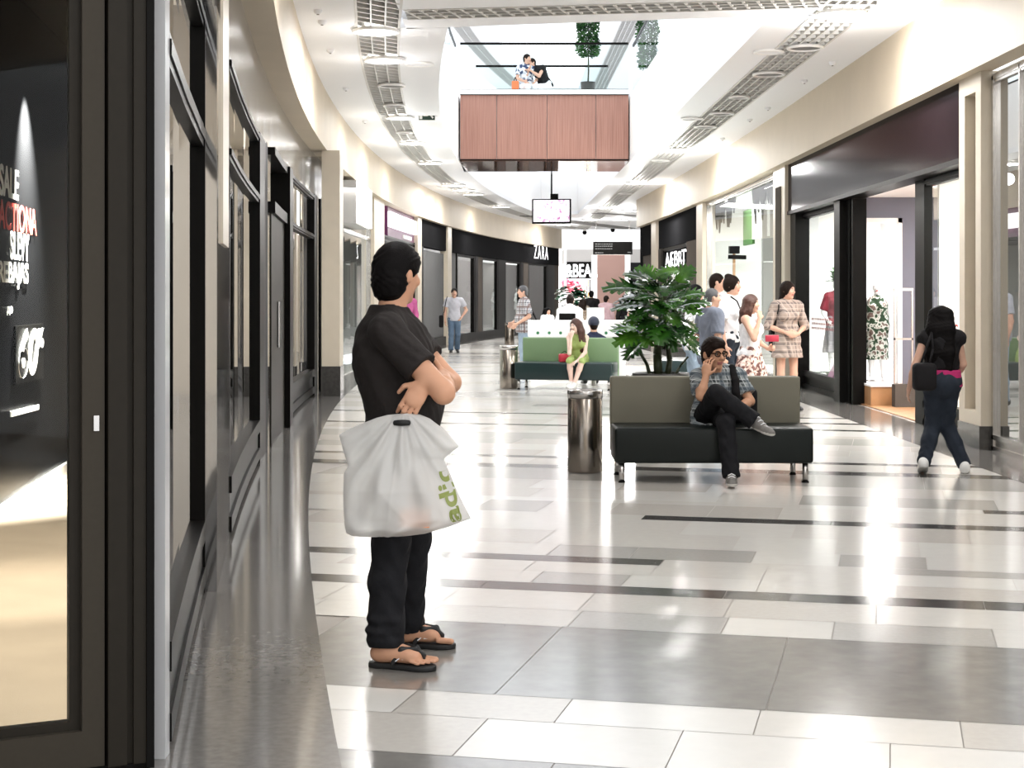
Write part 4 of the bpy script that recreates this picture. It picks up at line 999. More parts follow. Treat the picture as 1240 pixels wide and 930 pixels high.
# big split-leaved plant
def leaf_mat(name, a, c):
    m, nt, b = node_mat(name)
    tc = nt.nodes.new('ShaderNodeTexCoord'); nz = nt.nodes.new('ShaderNodeTexNoise'); nz.inputs['Scale'].default_value = 5; nz.inputs['Detail'].default_value = 3
    mx = nt.nodes.new('ShaderNodeMix'); mx.data_type = 'RGBA'; mx.inputs[6].default_value = (*a, 1); mx.inputs[7].default_value = (*c, 1)
    cr = nt.nodes.new('ShaderNodeValToRGB'); cr.color_ramp.elements[0].position = .4; cr.color_ramp.elements[1].position = .62
    nt.links.new(tc.outputs['Object'], nz.inputs['Vector']); nt.links.new(nz.outputs['Fac'], cr.inputs[0]); nt.links.new(cr.outputs[0], mx.inputs[0]); nt.links.new(mx.outputs[2], b.inputs['Base Color'])
    b.inputs['Roughness'].default_value = .22; b.inputs['Coat Weight'].default_value = .25; b.inputs['Coat Roughness'].default_value = .15
    return m
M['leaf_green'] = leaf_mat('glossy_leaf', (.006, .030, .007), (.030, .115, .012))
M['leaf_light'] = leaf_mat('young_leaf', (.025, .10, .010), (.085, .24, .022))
M['leaf_far'] = leaf_mat('dark_leaf', (.008, .06, .03), (.02, .13, .06))
M['stem'] = mat('dark_stem', (.035, .045, .018), .5, var=.4, vscale=20)
M['stem_green'] = mat('green_stem', (.07, .14, .03), .4)
def lobed_leaf(mb, base, d, up, L, W, droop, r, mi=0, lobes=5, core=.22):
    """one split leaf: a bent midrib with finger-like lobes on both sides"""
    d = V(d).normalized(); up = V(up).normalized(); sd = d.cross(up).normalized(); up = sd.cross(d).normalized()
    def mid(t):
        return V(base) + d * (L * t) * (1 - .12 * t) + up * (-droop * L * t * t)
    def tan(t): return (mid(t + .02) - mid(t - .02)).normalized()
    n = lobes
    ts = [i / (2 * n) for i in range(2 * n + 1)]
    for s in (-1, 1):
        vs = []; fs = []
        for i, t in enumerate(ts):
            env = math.sin(math.pi * min(1, .16 + .84 * t) ** .8) ** .7 if t < 1 else 0
            wl = W * max(.02, env)
            tip = (i % 2 == 1)
            wv = wl * (1. if tip else core + .12 * t)
            sweep = .30 * wl if tip else .08 * wl
            m0 = mid(t); tt = tan(t); u = sd.cross(tt).normalized()
            fold = .28
            vs += [m0, m0 + sd * s * wv * .55 + tt * sweep * .5 + u * wv * fold * .45, m0 + sd * s * wv + tt * sweep + u * (wv * fold * .45 - wv * .12)]
            if tip:      # widen the finger
                vs += [m0 + sd * s * wv * .92 + tt * (sweep + .055 * L) + u * wv * fold * .35]
            else: vs += [vs[-1]]
        for i in range(len(ts) - 1):
            a, b = 4 * i, 4 * (i + 1)
            if i % 2 == 0: fs += [(a, b, b + 1, a + 1), (a + 1, b + 1, b + 2, a + 2)]
            else: fs += [(a, b, b + 1, a + 1), (a + 1, b + 1, b + 2, a + 3)]
            if i % 2 == 1: fs += [(a + 1, a + 3, a + 2)]
        mb.add(vs, fs, mi)
    mb.tube([mid(0), mid(.4), mid(.8)], [.006, .004, .002], 5, mi)

pl_ = empty('potted_plant', (1.43, 15.5, 0), 0, 'big glossy split-leaved plant in a dark planter behind the black bench', 'plant')
m = MB(); m.lathe((0, 0, 0), [(.0, .003), (.24, .003), (.275, .80), (.275, .825), (.255, .825), (.25, .77)], 36); m.build('planter', M['pot'], pl_, True)
m = MB(); m.lathe((0, 0, 0), [(.0, .785), (.252, .775)], 24); m.build('soil', M['soil'], pl_)
rp = random.Random(21); lv = MB(); st = MB(); trunk = MB()
def px_local(x, y, dd=0.): p = P(x, y, 15.5 + dd); return p - V((1.43, 15.5, 0))
trunk.tube([V((-.02, 0, .78)), V((-.03, .02, 1.0)), V((.0, .03, 1.25)), V((.03, .02, 1.48)), V((.05, 0, 1.66))], [.045, .042, .036, .03, .02], 10)
trunk.tube([V((.07, .03, .78)), V((.09, .02, .95)), V((.06, .02, 1.15))], [.03, .028, .02], 8)
trunk.tube([V((-.10, .0, .78)), V((-.13, -.02, .9)), V((-.22, -.05, 1.05)), V((-.30, -.07, 1.13))], [.02, .017, .013, .01], 8)
trunk.tube([V((.13, .0, .78)), V((.18, -.02, .88)), V((.26, -.05, .98))], [.014, .012, .009], 8)
trunk.build('stem', M['stem'], pl_, True)
# leaves aimed where the photograph shows them: (tip x, tip y, start x, start y, depth, length factor, light)
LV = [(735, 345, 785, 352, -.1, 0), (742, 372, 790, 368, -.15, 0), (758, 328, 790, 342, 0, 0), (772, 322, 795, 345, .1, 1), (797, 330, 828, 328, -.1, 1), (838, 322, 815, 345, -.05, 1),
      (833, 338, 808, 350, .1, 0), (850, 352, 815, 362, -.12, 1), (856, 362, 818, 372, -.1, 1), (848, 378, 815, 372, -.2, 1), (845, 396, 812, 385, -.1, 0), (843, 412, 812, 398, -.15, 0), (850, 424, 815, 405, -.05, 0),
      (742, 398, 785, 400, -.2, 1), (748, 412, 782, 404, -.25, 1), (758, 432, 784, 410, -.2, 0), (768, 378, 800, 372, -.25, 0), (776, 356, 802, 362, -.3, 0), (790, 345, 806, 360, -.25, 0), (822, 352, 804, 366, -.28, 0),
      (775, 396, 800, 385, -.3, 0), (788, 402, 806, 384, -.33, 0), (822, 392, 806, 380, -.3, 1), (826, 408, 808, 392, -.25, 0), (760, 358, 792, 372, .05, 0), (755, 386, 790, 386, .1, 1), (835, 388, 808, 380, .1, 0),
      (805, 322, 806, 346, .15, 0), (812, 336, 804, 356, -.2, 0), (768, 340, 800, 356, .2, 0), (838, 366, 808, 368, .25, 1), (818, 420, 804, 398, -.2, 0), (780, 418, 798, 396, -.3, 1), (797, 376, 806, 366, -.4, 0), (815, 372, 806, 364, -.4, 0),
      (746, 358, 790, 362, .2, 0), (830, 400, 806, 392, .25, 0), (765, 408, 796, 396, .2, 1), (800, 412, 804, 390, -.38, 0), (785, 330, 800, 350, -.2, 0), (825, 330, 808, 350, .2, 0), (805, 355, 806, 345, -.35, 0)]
for (tx, ty, sx, sy, dd, li) in LV:
    tip = px_local(tx, ty, dd + rp.uniform(-.06, .06)); s0 = px_local(sx, sy, dd * .35)
    dv = tip - s0; L = max(.24, dv.length * .95); dv.normalize()
    base = tip - dv * L * .86
    up = V((rp.uniform(-.25, .25), -.55 + rp.uniform(-.3, .3), 1.))
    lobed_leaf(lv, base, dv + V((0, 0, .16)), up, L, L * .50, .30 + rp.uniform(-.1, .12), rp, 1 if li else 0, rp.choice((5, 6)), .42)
    tz = min(max(base.z - .12, .95), 1.6)
    st.tube([V((.03 * (tz - 1), .02, tz)), (V((0, .02, tz)) + base) / 2 + V((0, 0, .05)), base], [.009, .007, .005], 6)
lv.build('foliage', [M['leaf_green'], M['leaf_light']], pl_, True); st.build('leaf_stalks', M['stem_green'], pl_, True)

def far_plant(x, y, d, h0, h1, w, label, potr=.3, poth=.6, seed=1, zb=0.):
    c = P(x, y, d); r = empty('potted_plant', (c.x, d, zb), 0, label, 'plant')
    m = MB(); m.lathe((0, 0, 0), [(.0, .0), (potr * .8, .0), (potr, poth), (potr * .92, poth), (potr * .9, poth - .05), (0, poth - .06)], 20); m.build('planter', M['pot'], r, True)
    q = random.Random(seed); f = MB(); s = MB()
    s.tube([V((0, 0, poth - .06)), V((.03, 0, (poth + h0) / 2)), V((0, 0, (h0 + h1) / 2))], [.04, .03, .02], 7)
    for k in range(26):
        z = q.uniform(h0, h1); a = q.uniform(0, 6.28); L = w * q.uniform(.6, 1.)
        dr = V((math.cos(a), math.sin(a), q.uniform(-.1, .5)))
        b0 = V((0, 0, z)) + dr * .06 * L
        lobed_leaf(f, b0, dr, (0, 0, 1), L, L * .42, .5, q, 0, 4)
    f.build('foliage', M['leaf_far'], r, True); s.build('stem', M['stem'], r, True); return r
far_plant(692, 360, 56, 1.0, 1.95, .75, 'dark green leafy plant far off in front of the pink flower window', .35, .7, 3)

# two small-leaved indoor trees on the footbridge
M['leaf_ficus'] = leaf_mat('small_ficus_leaf', (.012, .05, .015), (.05, .15, .035))
def ficus(loc, hw, z0, z1, label, seed):
    r = empty('potted_tree', loc, 0, label, 'tree'); q = random.Random(seed)
    m = MB(); m.lathe((0, 0, 0), [(.0, .0), (.14, .0), (.18, .42), (.165, .42), (.16, .37), (0, .36)], 22); m.build('planter', M['pot'], r, True)
    m = MB(); m.tube([V((0, 0, .36)), V((.015, .01, .7)), V((0, 0, z0 + .3)), V((0.01, 0, z1 - .3))], [.02, .018, .016, .008], 8); m.build('trunk', M['stem'], r, True)
    f = MB()
    for k in range(3000):
        t = q.random(); z = z0 + (z1 - z0) * t
        rad = hw * (.55 + .45 * math.sin(math.pi * min(1, t * 1.1) ** .8)) * math.sqrt(q.random()) * (1 + .18 * math.sin(9 * t + seed))
        a = q.uniform(0, 6.28); c = V((rad * math.cos(a), rad * math.sin(a), z))
        d = V((math.cos(a) + q.uniform(-.6, .6), math.sin(a) + q.uniform(-.6, .6), q.uniform(-.9, .3))).normalized(); s_ = d.orthogonal().normalized()
        s_ = (s_ * math.cos(k) + d.cross(s_) * math.sin(k)); L = q.uniform(.06, .10); u = d.cross(s_) * L * .12
        f.add([c, c + d * L * .5 + s_ * L * .25 + u, c + d * L, c + d * L * .5 - s_ * L * .25 + u], [(0, 1, 2), (0, 2, 3)])
    f.build('foliage', M['leaf_ficus'], r); return r
ficus((P(712, 100, 38.6).x, 38.6, 6.285), .27, 1.05, 2.3, 'slim leafy indoor tree in a grey pot on the footbridge right of the leaning man', 1)
ficus((P(784, 100, 40.2).x, 40.2, 6.285), .25, 1.0, 2.6, 'slim leafy indoor tree behind the right end of the footbridge balustrade', 2)

# white counter island with a laptop and chair behind the green bench
ct = empty('counter', (.95, 31.5, 0), 0, 'long white counter behind the green bench with small green marks along its front', 'counter')
M['counter'] = mat('white_counter', (.86, .86, .86), .35)
m = MB(); m.box((-.6, -.3, 0), (1.25, .3, .78)); m.build('body', M['counter'], ct, bevel=.01)
m = MB(); m.box((-.64, -.34, .78), (1.3, .34, 1.1)); m.build('top', M['counter'], ct, bevel=.012)
m = MB()
for k in range(8): m.cyl((-.45 + k * .22, -.345, .86), (-.45 + k * .22, -.34, .86), .03, n=10)
m.build('green_marks', mat('green_mark', (.03, .2, .08), .5), ct)
lp = empty('laptop', (1.63, 31.5, 1.1), 0, 'white laptop lid standing open on the white counter', 'laptop')
m = MB(); m.box((-.17, -.02, .0), (.17, .22, .018)); m.build('base', M['counter'], lp, bevel=.004)
m = MB(); m.hexa([(-.17, -.02, .02), (.17, -.02, .02), (.17, -.005, .02), (-.17, -.005, .02), (-.17, -.08, .25), (.17, -.08, .25), (.17, -.065, .25), (-.17, -.065, .25)]); m.build('lid', M['counter'], lp)
dc = empty('desk_chair', (1.14, 33.4, 0), 0, 'black chair back behind the white counter in front of the person in white', 'chair')
m = MB(); m.box((-.17, -.24, .75), (.17, -.2, 1.22)); m.build('backrest', M['black'], dc, True, bevel=.015)
m = MB(); m.box((-.2, -.2, .62), (.2, .2, .68)); m.build('seat', M['black'], dc, True, bevel=.015)
m = MB(); m.cyl((0, 0, .05), (0, 0, .62), .03, n=10); m.build('post', M['steel'], dc)
m = MB(); m.cyl((0, 0, 0), (0, 0, .05), .22, .2, n=20); m.build('base', M['steel'], dc)
# ------------------------------------------------------------------ people
UP = V((0, 0, 1))
def skin_mat(name, c):
    m = mat(name, c, .5, spec=.35, var=.06, vscale=25, sss=.04); return m
SK = {'tan': skin_mat('skin_tan', (.60, .32, .20)), 'fair': skin_mat('skin_fair', (.62, .37, .27)), 'pale': skin_mat('skin_pale', (.80, .58, .49))}
LIP = mat('lips', (.42, .15, .13), .4); WHT = mat('eye_white', (.8, .78, .75), .2); IRIS = mat('iris', (.03, .018, .012), .15)
def cloth(name, c, var=.12, vs=9, rough=.85, bump=.25, bs=28): return mat(name, c, rough, spec=.2, var=var, vscale=vs, bump=bump, bscale=bs)
HAIR = {'black': mat('black_hair', (.006, .005, .005), .55, spec=.07, var=.4, vscale=60, bump=.15, bscale=160), 'dark': mat('dark_brown_hair', (.014, .008, .006), .55, spec=.1, var=.4, vscale=50, bump=.15, bscale=140),
        'brown': mat('reddish_brown_hair', (.07, .024, .015), .42, var=.4, vscale=45, bump=.35, bscale=100), 'grey': mat('greying_hair', (.07, .07, .075), .5, var=.4, vscale=50, bump=.3, bscale=100)}

def base_pose(fem=False):
    s = .165 if fem else .19
    J = {'pel': V((0, 0, .96)), 'chest': V((0, .0, 1.27)), 'neck': V((0, .015, 1.475)), 'head': V((0, -.015, 1.64))}
    for n, sg in (('R', -1), ('L', 1)):
        J[n + 's'] = V((sg * s, .01, 1.425)); J[n + 'e'] = V((sg * (s + .055), .03, 1.13)); J[n + 'w'] = V((sg * (s + .06), -.03, .88))
        J[n + 'h'] = V((sg * .085, 0, .93)); J[n + 'k'] = V((sg * .095, -.01, .50)); J[n + 'a'] = V((sg * .10, .025, .085)); J[n + 't'] = V((sg * .12, -.15, .03))
    return J

def hand(S, w, d, n, thumb, sc=1., curl=.4, k=.005, spread=1., rad=None, tcurl=.5):
    """palm, four fingers of unequal length with two bends, thumb leaving the side of the palm; n = palm side"""
    d = V(d).normalized(); n = V(n); n = (n - d * n.dot(d)).normalized(); a = V(thumb); a = (a - d * a.dot(d) - n * a.dot(n)).normalized()
    R = np.array([a[:], d[:], n[:]]).T
    f = rad or .0085 * sc
    S.cap(w - d * .02, w + d * .03 * sc, .026 * sc, .028 * sc, .015, [(n, .75)])
    S.ell(w + d * .055 * sc, (.041 * sc, .050 * sc, .017 * sc), R, .012)
    for i, L in enumerate((.072, .082, .076, .060)):
        b = w + d * (.092 - .006 * abs(i - 1.2)) * sc + a * (.030 - .020 * i) * sc
        ang = curl * .9; dd = d + a * (.10 - .066 * i) * spread
        d1 = (dd * math.cos(ang) + n * math.sin(ang)).normalized(); d2 = (dd * math.cos(ang * 2.2) + n * math.sin(ang * 2.2)).normalized()
        m = b + d1 * L * .55 * sc; e = m + d2 * L * .5 * sc
        S.cap(b - d * .02 * sc, m, f * 1.12, f, k); S.cap(m, e, f, f * .82, k)
    t0 = w + d * .022 * sc + a * .026 * sc; t1 = t0 + (d * .55 + a * .75 + n * .25).normalized() * .042 * sc; t2 = t1 + (d * .9 + a * .25 + n * tcurl).normalized() * .034 * sc
    S.cap(t0, t1, f * 1.6, f * 1.2, .008); S.cap(t1, t2, f * 1.2, f * .95, .004)

def torso_prims(S, J, f, fem, g, infl=0., bust=True, k=.04, shoulders=True):
    sd = (J['Ls'] - J['Rs']).normalized(); up = (J['neck'] - J['pel']).normalized()
    wd = 1.22
    S.cap(J['pel'] + up * .03, J['chest'], .112 * g + infl, (.118 if not fem else .108) * g + infl, k, [(sd, wd), (f, .9)])
    fx_ = f - up * f.dot(up); fx_.normalize(); s2 = up.cross(fx_).normalized()
    R = np.array([s2[:], fx_[:], up[:]]).T
    S.ell(J['chest'] + up * .055, np.array((.165 if not fem else .142, .108, .15)) * (.5 + .5 * g) + infl, R, k)
    S.ell(J['pel'], np.array((.158 if not fem else .172, .118, .115)) * (.5 + .5 * g) + infl, R, k)
    S.ell(J['pel'] - fx_ * .045 - up * .02, np.array((.13, .095, .10)) * g + infl, R, k)
    if shoulders:
        S.cap(J['Rs'] * .93 + J['Ls'] * .07, J['Ls'] * .93 + J['Rs'] * .07, .062 + infl, None, k, [(fx_, .95)])
        for q in ('Rs', 'Ls'): S.cap(J['neck'] + up * .005, J[q], .048 + infl, .052 + infl, .03)
    if g > 1.05: S.ell(J['pel'] + up * .12 + fx_ * .05, np.array((.14, .11, .13)) * g + infl, R, .05)
    if fem and bust:
        for q in (-1, 1): S.ell(J['chest'] + up * .02 + fx_ * .085 + s2 * q * .068, np.array((.062, .055, .062)) + infl, R, .03)

def head_prims(S, J, hf, hu, fem, sc, mouth=True):
    h = J['head']; hf = V(hf).normalized(); hu = V(hu); hu = (hu - hf * hu.dot(hf)).normalized(); s = hu.cross(hf).normalized() * -1
    R = np.array([s[:], hf[:], hu[:]]).T
    S.cap(J['neck'] - hu * .03, h - hu * .07 - hf * .012, (.050 if fem else .060) * sc, (.046 if fem else .055) * sc, .03)
    S.ell(h + hu * .012, np.array((.074, .094, .10)) * sc, R, .02)
    S.ell(h - hu * .05 * sc + hf * .022 * sc, np.array((.058, .068, .072)) * sc, R, .03)
    S.ell(h - hu * .102 * sc + hf * .066 * sc, np.array((.026, .022, .018)) * sc, R, .025)
    S.cap(h + hf * .090 * sc + hu * .008 * sc, h + hf * .112 * sc - hu * .030 * sc, .009 * sc, .0135 * sc, .012)
    for q in (-1, 1):
        S.ell(h + hf * .100 * sc - hu * .034 * sc + s * q * .011 * sc, np.array((.009, .009, .007)) * sc, R, .006)
        S.cap(h + hf * .088 * sc + hu * .026 * sc + s * q * .012 * sc, h + hf * .074 * sc + hu * .024 * sc + s * q * .048 * sc, .010 * sc, .008 * sc, .012)
        S.ell(h + hf * .074 * sc - hu * .03 * sc + s * q * .038 * sc, np.array((.022, .018, .02)) * sc, R, .02)
        S.ell(h - hf * .008 * sc - hu * .012 * sc + s * q * .076 * sc, np.array((.011, .020, .031)) * sc, R, .006)
        S.ell(h + hf * .086 * sc + hu * .004 * sc + s * q * .031 * sc, np.array((.013, .010, .008)) * sc, R, .008, 's')
    S.ell(h + hf * .088 * sc - hu * .062 * sc, np.array((.024, .012, .0065)) * sc, R, .005)
    S.ell(h + hf * .086 * sc - hu * .073 * sc, np.array((.020, .012, .0065)) * sc, R, .005)
    return hf, hu, s, R

def make_person(root, J, f=(0, -1, 0), hf=None, hu=(0, 0, 1), fem=False, g=1., skin='fair', hair='dark', hairstyle='short', top=None, bottom=None, shoes=None, res=.013, hands=None, sc=1., eyes=True, feet=True, legr=1., armr=1., extra_skin=None, hair_fn=None, trouser_fn=None, shirt_fn=None, bare=False):
    f = V(f).normalized(); hf = V(hf or f).normalized()
    S = SDF()
    torso_prims(S, J, f, fem, g * .96, -.012)
    hf, hu, hs, HR = head_prims(S, J, hf, hu, fem, sc)
    fr = max(.0085, res * .78)
    for q in 'RL':
        s_, e, w = J[q + 's'], J[q + 'e'], J[q + 'w']; ar = armr * (.86 if fem else 1)
        S.cap(s_, e, .050 * ar, .041 * ar, .025); S.cap(e, e + (w - e) * .35, .041 * ar, .040 * ar, .02); S.cap(e + (w - e) * .35, w, .040 * ar, .026 * ar, .02)
        hd = (hands or {}).get(q, {})
        out = (J['Ls'] - J['Rs']).normalized() * (1 if q == 'L' else -1)
        dv = V(hd.get('d', (w - e).normalized() * .8 + V((0, 0, -.2)))); pn = V(hd.get('n', -out)); th = V(hd.get('t', f))
        hand(S, w, dv, pn, th, (.9 if fem else 1) * sc, hd.get('curl', .45), min(.005, res), hd.get('spread', 1.), hd.get('rad', fr), hd.get('tcurl', .5))
        h_, k_, a_ = J[q + 'h'], J[q + 'k'], J[q + 'a']; lr = legr * (.94 if fem else 1)
        S.cap(h_, k_, .082 * lr, .055 * lr, .03)
        S.cap(k_, k_ + (a_ - k_) * .32 - f * .012, .054 * lr, .056 * lr, .02); S.cap(k_ + (a_ - k_) * .32 - f * .012, a_, .056 * lr, .036 * lr, .02)
        if feet and not bare:
            S.cap(a_, J[q + 't'], .034, .026, .02)
    if extra_skin: extra_skin(S)
    mc = J['head'] + hf * .094 * sc - hu * .067 * sc; mcn = np.array(mc[:]); hsn = np.array(hs[:]); hun = np.array(hu[:]); hfn = np.array(hf[:])
    def fm(c):
        d = c - mcn
        return ((np.abs(d @ hsn) < .024 * sc) & (np.abs(d @ hun) < .011 * sc) & (np.abs(d @ hfn) < .02)).astype(int)
    S.mesh('body', res, [SK[skin], LIP], root, fmat=fm)
    # eyes
    if eyes:
        for q in (-1, 1):
            e = J['head'] + hf * .078 * sc + hu * .005 * sc + hs * q * .031 * sc
            m = MB(); m.sphere(e, .0135 * sc, 10)
            o = m.build('eye', [WHT, IRIS], root, True)
            for p in o.data.polygons:
                if (p.center - e).normalized().dot(hf) > .80: p.material_index = 1
            b = SDF(); b.cap(e + hf * .016 * sc + hu * .021 * sc - hs * q * .014 * sc, e + hf * .008 * sc + hu * .022 * sc + hs * q * .016 * sc, max(.0045, res * .4), max(.003, res * .35), .004)
            b.mesh('eyebrow', max(.003, res * .35), HAIR[hair if hair in HAIR else 'dark'], root)
    # hair
    if hairstyle != 'none':
        H = SDF(); h = J['head']; t = {'bald': .004, 'short': .014, 'crop': .009}.get(hairstyle, .016)
        H.ell(h + hu * .016 * sc - hf * .006 * sc, np.array((.074 + t, .094 + t, .098 + t)) * sc, HR, .02)
        if hairstyle in ('short', 'crop', 'bald'):
            H.ell(h - hf * .045 * sc - hu * .04 * sc, np.array((.062 + t * .6, .055 + t * .4, .075)) * sc, HR, .02)
            H.ell(h + hf * .100 * sc - hu * .048 * sc, np.array((.085, .094, .100)) * sc, HR, .012, 's')
            H.ell(h + hf * .015 * sc - hu * .085 * sc, np.array((.12, .062, .075)) * sc, HR, .012, 's')
            for q in (-1, 1): H.ell(h - hf * .004 * sc - hu * .018 * sc + hs * q * .085 * sc, np.array((.022, .026, .034)) * sc, HR, .008, 's')
        else:
            H.ell(h + hf * .108 * sc - hu * .040 * sc, np.array((.062, .085, .088)) * sc, HR, .015, 's')
            L = {'long': .34, 'mid': .20, 'tied': .10, 'bun': 0, 'waist': .42}[hairstyle]
            if L:
                if hairstyle == 'tied':
                    H.ell(h - hf * .04 * sc - hu * .03, np.array((.076, .066, .085)) * sc, HR, .03)
                    H.chain([h - hf * .085 - hu * .05, h - hf * .10 - hu * .14, h - hf * .05 - hu * .22 + hs * .07], [.04, .035, .02], .03)
                else:
                    for q in (-.055, -.02, .02, .055):
                        p0 = h - hf * .03 + hs * q * 1.1 + hu * .03
                        H.chain([p0, h - hf * .07 + hs * q * 1.35 - hu * .10, h - hf * .085 + hs * q * 1.5 - hu * (.10 + L * .5), h - hf * .085 + hs * q * 1.35 - hu * (.10 + L)], [.05, .05, .045, .022], .035)
                    for q in (-1, 1): H.chain([h + hs * q * .062 + hu * .02 + hf * .005, h + hs * q * .078 - hu * .09, h + hs * q * .085 - hu * (.1 + L * .45) + hf * .005], [.032, .030, .018], .03)
            else:
                H.ell(h - hf * .045 * sc - hu * .02, np.array((.072, .06, .07)) * sc, HR, .03); H.ell(h - hf * .05 + hu * .115, np.array((.05, .048, .035)) * sc, HR, .02)
        if hair_fn: hair_fn(H, h, hf, hu, hs, HR)
        def hd_(v):
            return v + .0018 * np.sin(v[:, :1] * 170 + 9 * np.sin(v[:, 2:3] * 31)) * np.array([[1, .4, 0]]) + .0015 * np.sin(v[:, 1:2] * 190 + 7 * np.sin(v[:, 2:3] * 27)) * np.array([[.3, 1, .2]])
        H.mesh('hair', res * .85, HAIR[hair], root, disp=hd_)
    sd = (J['Ls'] - J['Rs']).normalized(); up = (J['neck'] - J['pel']).normalized()
    # upper garment: dict(mat, sleeve 0..2 (1 = elbow), hem offset from pelvis, loose, collar)
    if top:
        T = SDF(); inf = .014 + top.get('loose', 0)
        torso_prims(T, J, f, fem, g, inf, k=.035, shoulders=not top.get('tank'))
        sl = top.get('sleeve', .6)
        if not top.get('tank'):
            for q in 'RL':
                s_, e, w = J[q + 's'], J[q + 'e'], J[q + 'w']; sw = top.get('sw', .018)
                if sl <= 1: T.cap(s_, s_ + (e - s_) * sl, (.052 if not fem else .046) + sw, (.046 if not fem else .040) + sw * 1.35, .025, flat=True)
                else:
                    T.cap(s_, e, .054 + sw, .044 + sw, .025); T.cap(e, e + (w - e) * (sl - 1), .044 + sw, .034 + sw, .02, flat=True)
        else:
            for q in 'RL': T.cap(J['neck'] * .25 + J[q + 's'] * .75 + UP * .02, J['chest'] + (J[q + 's'] - J['neck']) * .4 + f * .06, .028, .06, .03)
        hem = top.get('hem', .10)
        if top.get('skirt'):      # dress
            L, r1 = top['skirt']; T.cap(J['pel'] + up * .10, J['pel'] - up * L, .13 + inf, r1, .05, [(sd, 1.12), (f, .85)], flat=True)
        elif hem > .07: T.cap(J['pel'] + up * .05, J['pel'] - up * hem, .128 * g + inf, .136 * g + inf, .04, [(sd, 1.25), (f, .92)], flat=True)
        if not top.get('skirt'): T.clip(J['pel'] - up * hem, -up)
        if top.get('collar'):
            T.cap(J['neck'] - up * .02 - hf * 0, J['neck'] + up * .035 - f * .004, .078, .066, .012, flat=2)
            T.cap(J['neck'] - up * .0, J['neck'] + up * .08, .050 if fem else .060, .058 if not fem else .048, .006, op='s')
        if top.get('open'):       # unbuttoned neck
            T.cap(J['neck'] + f * .09 + up * .01, J['neck'] + f * .13 - up * .09, .045, .012, .01, op='s')
        if shirt_fn: shirt_fn(T)
        c0 = np.array(J['chest'][:]); fl = top.get('fold', .004)
        def td(v):
            d = v - c0; r = np.stack([d[:, 0], d[:, 1], 0 * d[:, 2]], 1); r /= np.maximum(np.linalg.norm(r, axis=1, keepdims=True), 1e-3)
            a = np.sin(v[:, 2] * 31 + 5 * np.sin(v[:, 0] * 13 + 1.3) + 4 * np.sin(v[:, 1] * 12)) + .6 * np.sin(v[:, 2] * 63 + 6 * np.sin(v[:, 0] * 17 + v[:, 1] * 23))
            return v + r * (a * fl)[:, None]
        T.mesh(top.get('name', 'shirt'), res, top['mat'], root, disp=td)
    if bottom:
        B = SDF(); lo = bottom.get('loose', .014)
        if bottom.get('skirt'):
            L, r1 = bottom['skirt']; B.cap(J['pel'] + up * .10, J['pel'] - up * L, .125 + lo, r1, .04, [(sd, 1.12), (f, .85)], flat=2)
            c0 = np.array(J['pel'][:])
            def bd(v):
                d = v - c0; an = np.arctan2(d[:, 1], d[:, 0]); amt = np.clip(-d[:, 2], 0, 1) * .06
                r = np.stack([np.cos(an), np.sin(an), 0 * an], 1); return v + r * (np.sin(an * 11 + d[:, 2] * 4) * amt)[:, None]
        else:
            R = np.array([sd[:], f[:], up[:]]).T
            B.ell(J['pel'], np.array((.153 if not fem else .164, .112, .118)) * (.55 + .45 * g) + lo, R, .04); B.ell(J['pel'] - f * .045 - up * .02, np.array((.13, .10, .10)) * g + lo, R, .04)
            B.cap(J['pel'] + up * .02, J['pel'] + up * .11, .115 * g + lo, .112 * g + lo, .03, [(sd, 1.2), (f, .9)], flat=True)
            for q in 'RL':
                h_, k_, a_ = J[q + 'h'], J[q + 'k'], J[q + 'a']; ll = bottom.get('len', 1.); lw = bottom.get('w', 1.)
                B.cap(h_, k_, .090 * lw + lo * .6, .062 * lw + lo * .6, .03)
                if ll > .5:
                    e = k_ + (a_ - k_) * (ll - .5) * 2 - UP * .01
                    B.cap(k_, k_ + (e - k_) * .4 - f * .01, .062 * lw + lo * .6, .060 * lw + lo * .6, .025); B.cap(k_ + (e - k_) * .4 - f * .01, e, .060 * lw + lo * .6, (.050 * lw if lw <= 1 else .066) + lo * .6, .025, flat=True)
            bd = lambda v: v + .0035 * np.stack([np.sin(v[:, 2] * 55 + 5 * np.sin(v[:, 1] * 21)), np.cos(v[:, 2] * 49 + 4 * np.sin(v[:, 0] * 25)), 0 * v[:, 2]], 1)
            if trouser_fn: trouser_fn(B)
        B.mesh(bottom.get('name', 'trousers'), res, bottom['mat'], root, disp=bd)
    if shoes:
        for q in 'RL':
            a_, t_ = J[q + 'a'], J[q + 't']; shoe(root, a_, t_, shoes[0], shoes[1], max(res * .7, .006))
    return hf, hu, hs
SHOE_SOLE = mat('pale_shoe_sole', (.55, .53, .50), .6)
